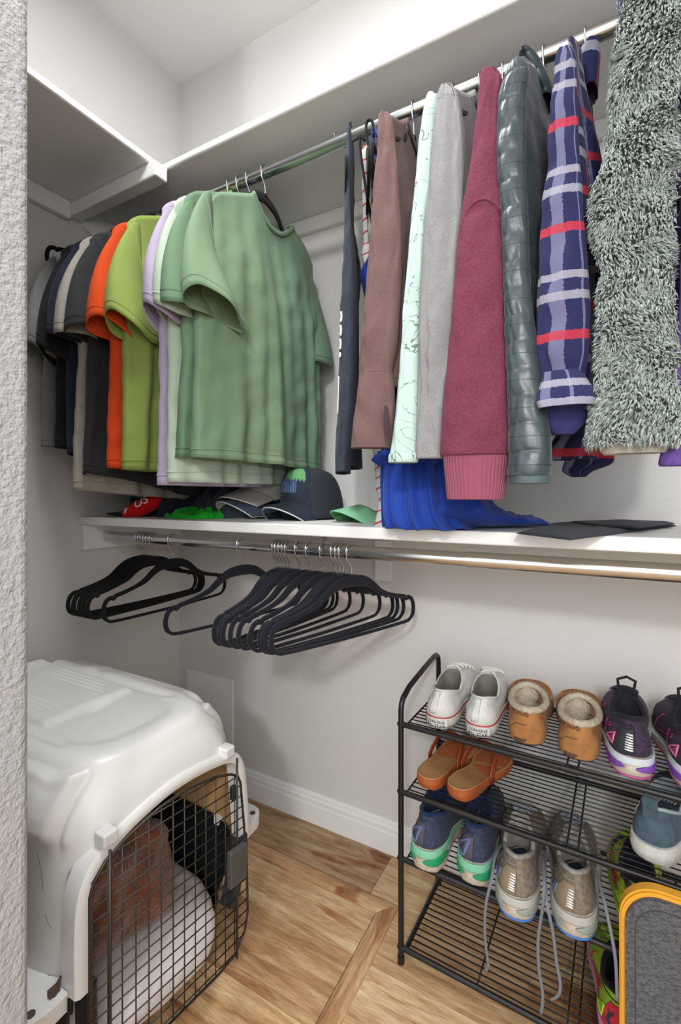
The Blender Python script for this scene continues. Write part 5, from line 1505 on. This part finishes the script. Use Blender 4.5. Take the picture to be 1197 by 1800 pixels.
BGE = dict(up=mesh_fab('taupe_mesh', (128, 116, 101), (104, 93, 80), 120), lin=fabric('grey_lining', (150, 146, 140), (126, 122, 118), 80), ins=sp('navy_insole', (34, 42, 66)), foam=sp('off_white_foam', (170, 168, 162)), heel=sp('taupe_overlay', (132, 115, 92)), tri=sp('slate_blue_outline', (96, 106, 140)), trif=sp('slate_blue_inset', (110, 112, 128)), str=sp('dark_taupe_stripe', (104, 94, 86)), lace=sp('grey_laces', (136, 140, 146)), gel=sp('clear_grey_gel', (140, 148, 142)), out=sp('blue_rubber', (60, 120, 196)), bars=True, boff=0, zs=.032, zh=.044)
t1, s1 = runner('beige grey running shoe with loose laces, next to the navy pair', -.152, .986, TZ[2]+.002, 4, 1, BGE, L=.300, Wd=.104)
t2, s2 = runner('beige grey running shoe with loose laces, right of its mate', -.048, 1.000, TZ[2]+.002, 3, -1, BGE, L=.300, Wd=.104)
LC = sp('grey_loose_laces', (104, 108, 116))
def loose(t, pts, r=.0030):
    M_ = inv(t); P = [M_ @ at(a, b, Y=Y) for a, b, Y in pts]; P = [Vector(q) for q in smooth_tab([tuple(p) for p in P], 5)]
    MB().tube(P, r, 8, flat=.45, up=(1, 0, 0)).build('loose_lace', LC, t, auto=None)
loose(t1, [(893, 1470, 1.12), (872, 1500, 1.03), (864, 1545, .975), (854, 1590, .965), (852, 1640, .965), (856, 1680, .965), (858, 1697, .965), (853, 1706, .965)])
loose(t1, [(948, 1480, 1.12), (955, 1520, 1.01), (956, 1560, .96), (953, 1600, .955), (946, 1650, .955), (947, 1700, .955), (954, 1750, .955), (951, 1782, .955)])
loose(t2, [(958, 1490, 1.12), (958, 1540, 1.0), (962, 1590, .955), (972, 1640, .95), (978, 1690, .95), (985, 1730, .95), (981, 1750, .95), (968, 1758, .95)])
loose(t2, [(1030, 1500, 1.12), (1046, 1530, 1.05), (1060, 1575, .99), (1070, 1620, .965), (1078, 1660, .955), (1083, 1700, .95), (1085, 1760, .95)])
NEO = dict(up=mat('neon_pattern_mesh', (176, 196, 40), .8, bump=(600, .4, .001), var=(22, (40, 44, 60), .50, .58)), lin=fabric('black_lining', (34, 34, 42), (26, 26, 34), 80), ins=sp('dark_insole', (34, 36, 46)), foam=sp('lime_foam', (158, 190, 50)), heel=mat('neon_pattern_heel', (188, 40, 52), .8, var=(30, (40, 40, 56), .5, .56)), tri=sp('lime_outline', (170, 200, 40)), str=sp('red_stripe_trim', (196, 44, 52)), lace=sp('lime_laces', (170, 196, 50)), out=sp('lime_rubber', (150, 186, 40)))
runner('neon yellow-green patterned running shoe on the third tier behind the yellow-rimmed board', .062, 1.045, TZ[2]+.002, 2, 1, NEO, L=.25, Wd=.092)
runner('lime running shoe with pink and white sole edge on the bottom tier', .030, 1.02, TZ[3]+.002, 2, -1, dict(NEO, foam=sp('pink_foam', (196, 120, 160)), up=mat('lime_mesh', (138, 176, 40), .8, bump=(600, .4, .001))), L=.25, Wd=.092)

# -- slate slip-on --
SLT = fabric('slate_canvas', (76, 92, 104), (62, 77, 90), 60); SLD = fabric('dark_slate_canvas_panel', (66, 78, 92), (54, 66, 80), 90)
t = shoe_root('slip_on_shoe', 'slate blue slip-on shoe with pale rubber sole on the second tier', 'shoe', .072, 1.050, TZ[1]+.002, -22, None)
s = Shoe(L=.270, Wd=.100, zs=.030, zh=.034, heel_h=.062, side_h=.040, tong_h=.070, cy=.29, cr=.22, cw=.031, side=-1, toe_spring=.012, qtoe=2.4)
s.build_upper(t, SLT, mat('pale_slate_trim', (150, 162, 168), .8), sp('grey_footbed', (96, 98, 104)), rim=.0034)
s.build_sole(t, mat('pale_rubber', (190, 190, 184), .7, bump=(120, .5, .001, 3), var=(30, (166, 162, 152), .45, .7)), ex=.005, bulge=.003)
for sg in (-1, 1):
    s.patch(t, SLD, 'elastic_gore', sg*.17, sg*.27, .06, .92, .0014)
    for tt in (.165, .275):
        for q in range(9): s.line(t, WPR, 'zigzag_stitch', [(sg*(tt-.004), .10+q*.09), (sg*(tt+.004), .145+q*.09)], .0009, .0030)
s.patch(t, mat('grey_loop_tab', (150, 150, 148), .7), 'side_tab', -.235, -.21, .78, .98, .003)
c = s.upper(0, 1.); MB().box((-.012, c.y-.006, c.z-.020), (.012, c.y-.001, c.z+.020)).build('heel_pull', SLT, t, auto=40)

# -- thong sandals --
FOOT = mat('tan_footbed', (168, 124, 80), .7, var=(12, (146, 102, 62), .45, .7)); ORS = mat('orange_brown_sole', (168, 88, 42), .6, var=(20, (148, 74, 34), .4, .7)); STR = mat('rust_leather', (136, 56, 24), .5)
def sandal(label, x, y, rot, side):
    t = shoe_root('thong_sandal', label, 'sandal', x, y, TZ[1]+.001, rot, 'tan thong sandals')
    s = Shoe(L=.255, Wd=.088, zs=.020, zh=.026, side=side, toe_spring=.004)
    s.build_sole(t, ORS, 'sole', ex=.0, bulge=.0006)
    rings = []
    for e, dz in ((-.0008, .002), (-.001, .0034), (-.007, .0036), (-.008, .0022), (-.010, .0022)):
        rings.append([Vector((*s.plan(i/100, e), s.soletop(s.plan(i/100, e)[1])+s.spring(s.plan(i/100, e)[1])+dz)) for i in range(100)])
    rings.append([Vector((p.x*.02, p.y*.02+.125*.98, p.z-.002+.0*p.x)) for p in rings[-1]])
    # fill with proper heights
    last = rings.pop(); N = 100; base = rings[-1]
    for f in (.8, .6, .4, .2, .02):
        rr = []
        for p in base:
            x_ = p.x*f; y_ = .127+(p.y-.127)*f; rr.append(Vector((x_, y_, s.soletop(y_)+s.spring(y_)+.0022)))
        rings.append(rr)
    MB().loft(rings, cap1=True).build('footbed', FOOT, t, auto=None)
    zt = .024
    toe = Vector((side*.004, .205, zt)); 
    for sg in (-1, 1):
        an = Vector((sg*.039, .105, .014)); P = []
        for q in range(13):
            f = q/12; p = an+(toe-an)*f; p.z = .020+(toe.z-.014)*f+.040*sin(pi*min(1, f*.92+.06))**.8; p.x += sg*.007*sin(pi*f)
            P.append(p)
        MB().tube([an+Vector((0, 0, -.002))]+P, [.011]+[.0115-.0065*f/12 for f in range(13)], 10, flat=.22, up=(0, 1, 0)).build('strap', STR, t, auto=None)
    MB().tube([toe+Vector((0, 0, -.002)), toe+Vector((0, -.001, .018))], .003, 8).build('toe_post', STR, t, auto=None)
    return t
sandal('tan thong sandal at the left post of the rack', -.366, 1.056, -10, 1)
sandal('tan thong sandal right of its mate, angled outward', -.295, 1.052, -17, -1)

# ================= upright grey board with yellow rim =================
YEL = mat('yellow_rim_foam', (222, 162, 48), .6); FEL = mat('grey_felt', (92, 93, 95), .95, bump=(380, .9, .002, 3), var=(190, (58, 58, 61), .40, .64, (1, 1, 2.5)), sheen=.05)
t = thing('padded_board', 'upright rounded board of grey felt with a bright yellow rim', 'board', (.175, .945, 0), radians(0))
def rrect(w, z0, z1, r, n=12):
    pts = []
    for (cx, cz, a0) in ((w-r, z1-r, 0), (-w+r, z1-r, 90), (-w+r, z0+r, 180), (w-r, z0+r, 270)):
        for k in range(n+1):
            a = radians(a0+90*k/n); pts.append((cx+r*cos(a), cz+r*sin(a)))
    return pts
for nm, w, y0, y1, z0, z1, m_, r in (('rim_board', .150, -.004, .014, .0, .422, YEL, .062), ('rim_layer', .1475, -.009, -.004, .003, .4195, mat('deep_yellow_rim', (226, 158, 40), .6), .060), ('felt_panel', .1415, -.018, -.009, .008, .4135, FEL, .056)):
    o = MB().prism(rrect(w, z0, z1, r), y0, y1, 'y').build(nm, m_, t, auto=40); bevel(o, .0025, 2)
P = [(x, -.0185, z) for x, z in rrect(.127, .023, .399, .044)]
MB().tube(P, .0009, 5, closed=True).build('stitch_line', mat('dark_stitch', (60, 60, 66), .9), t, auto=None)
t.rotation_euler = (radians(-3), 0, 0)
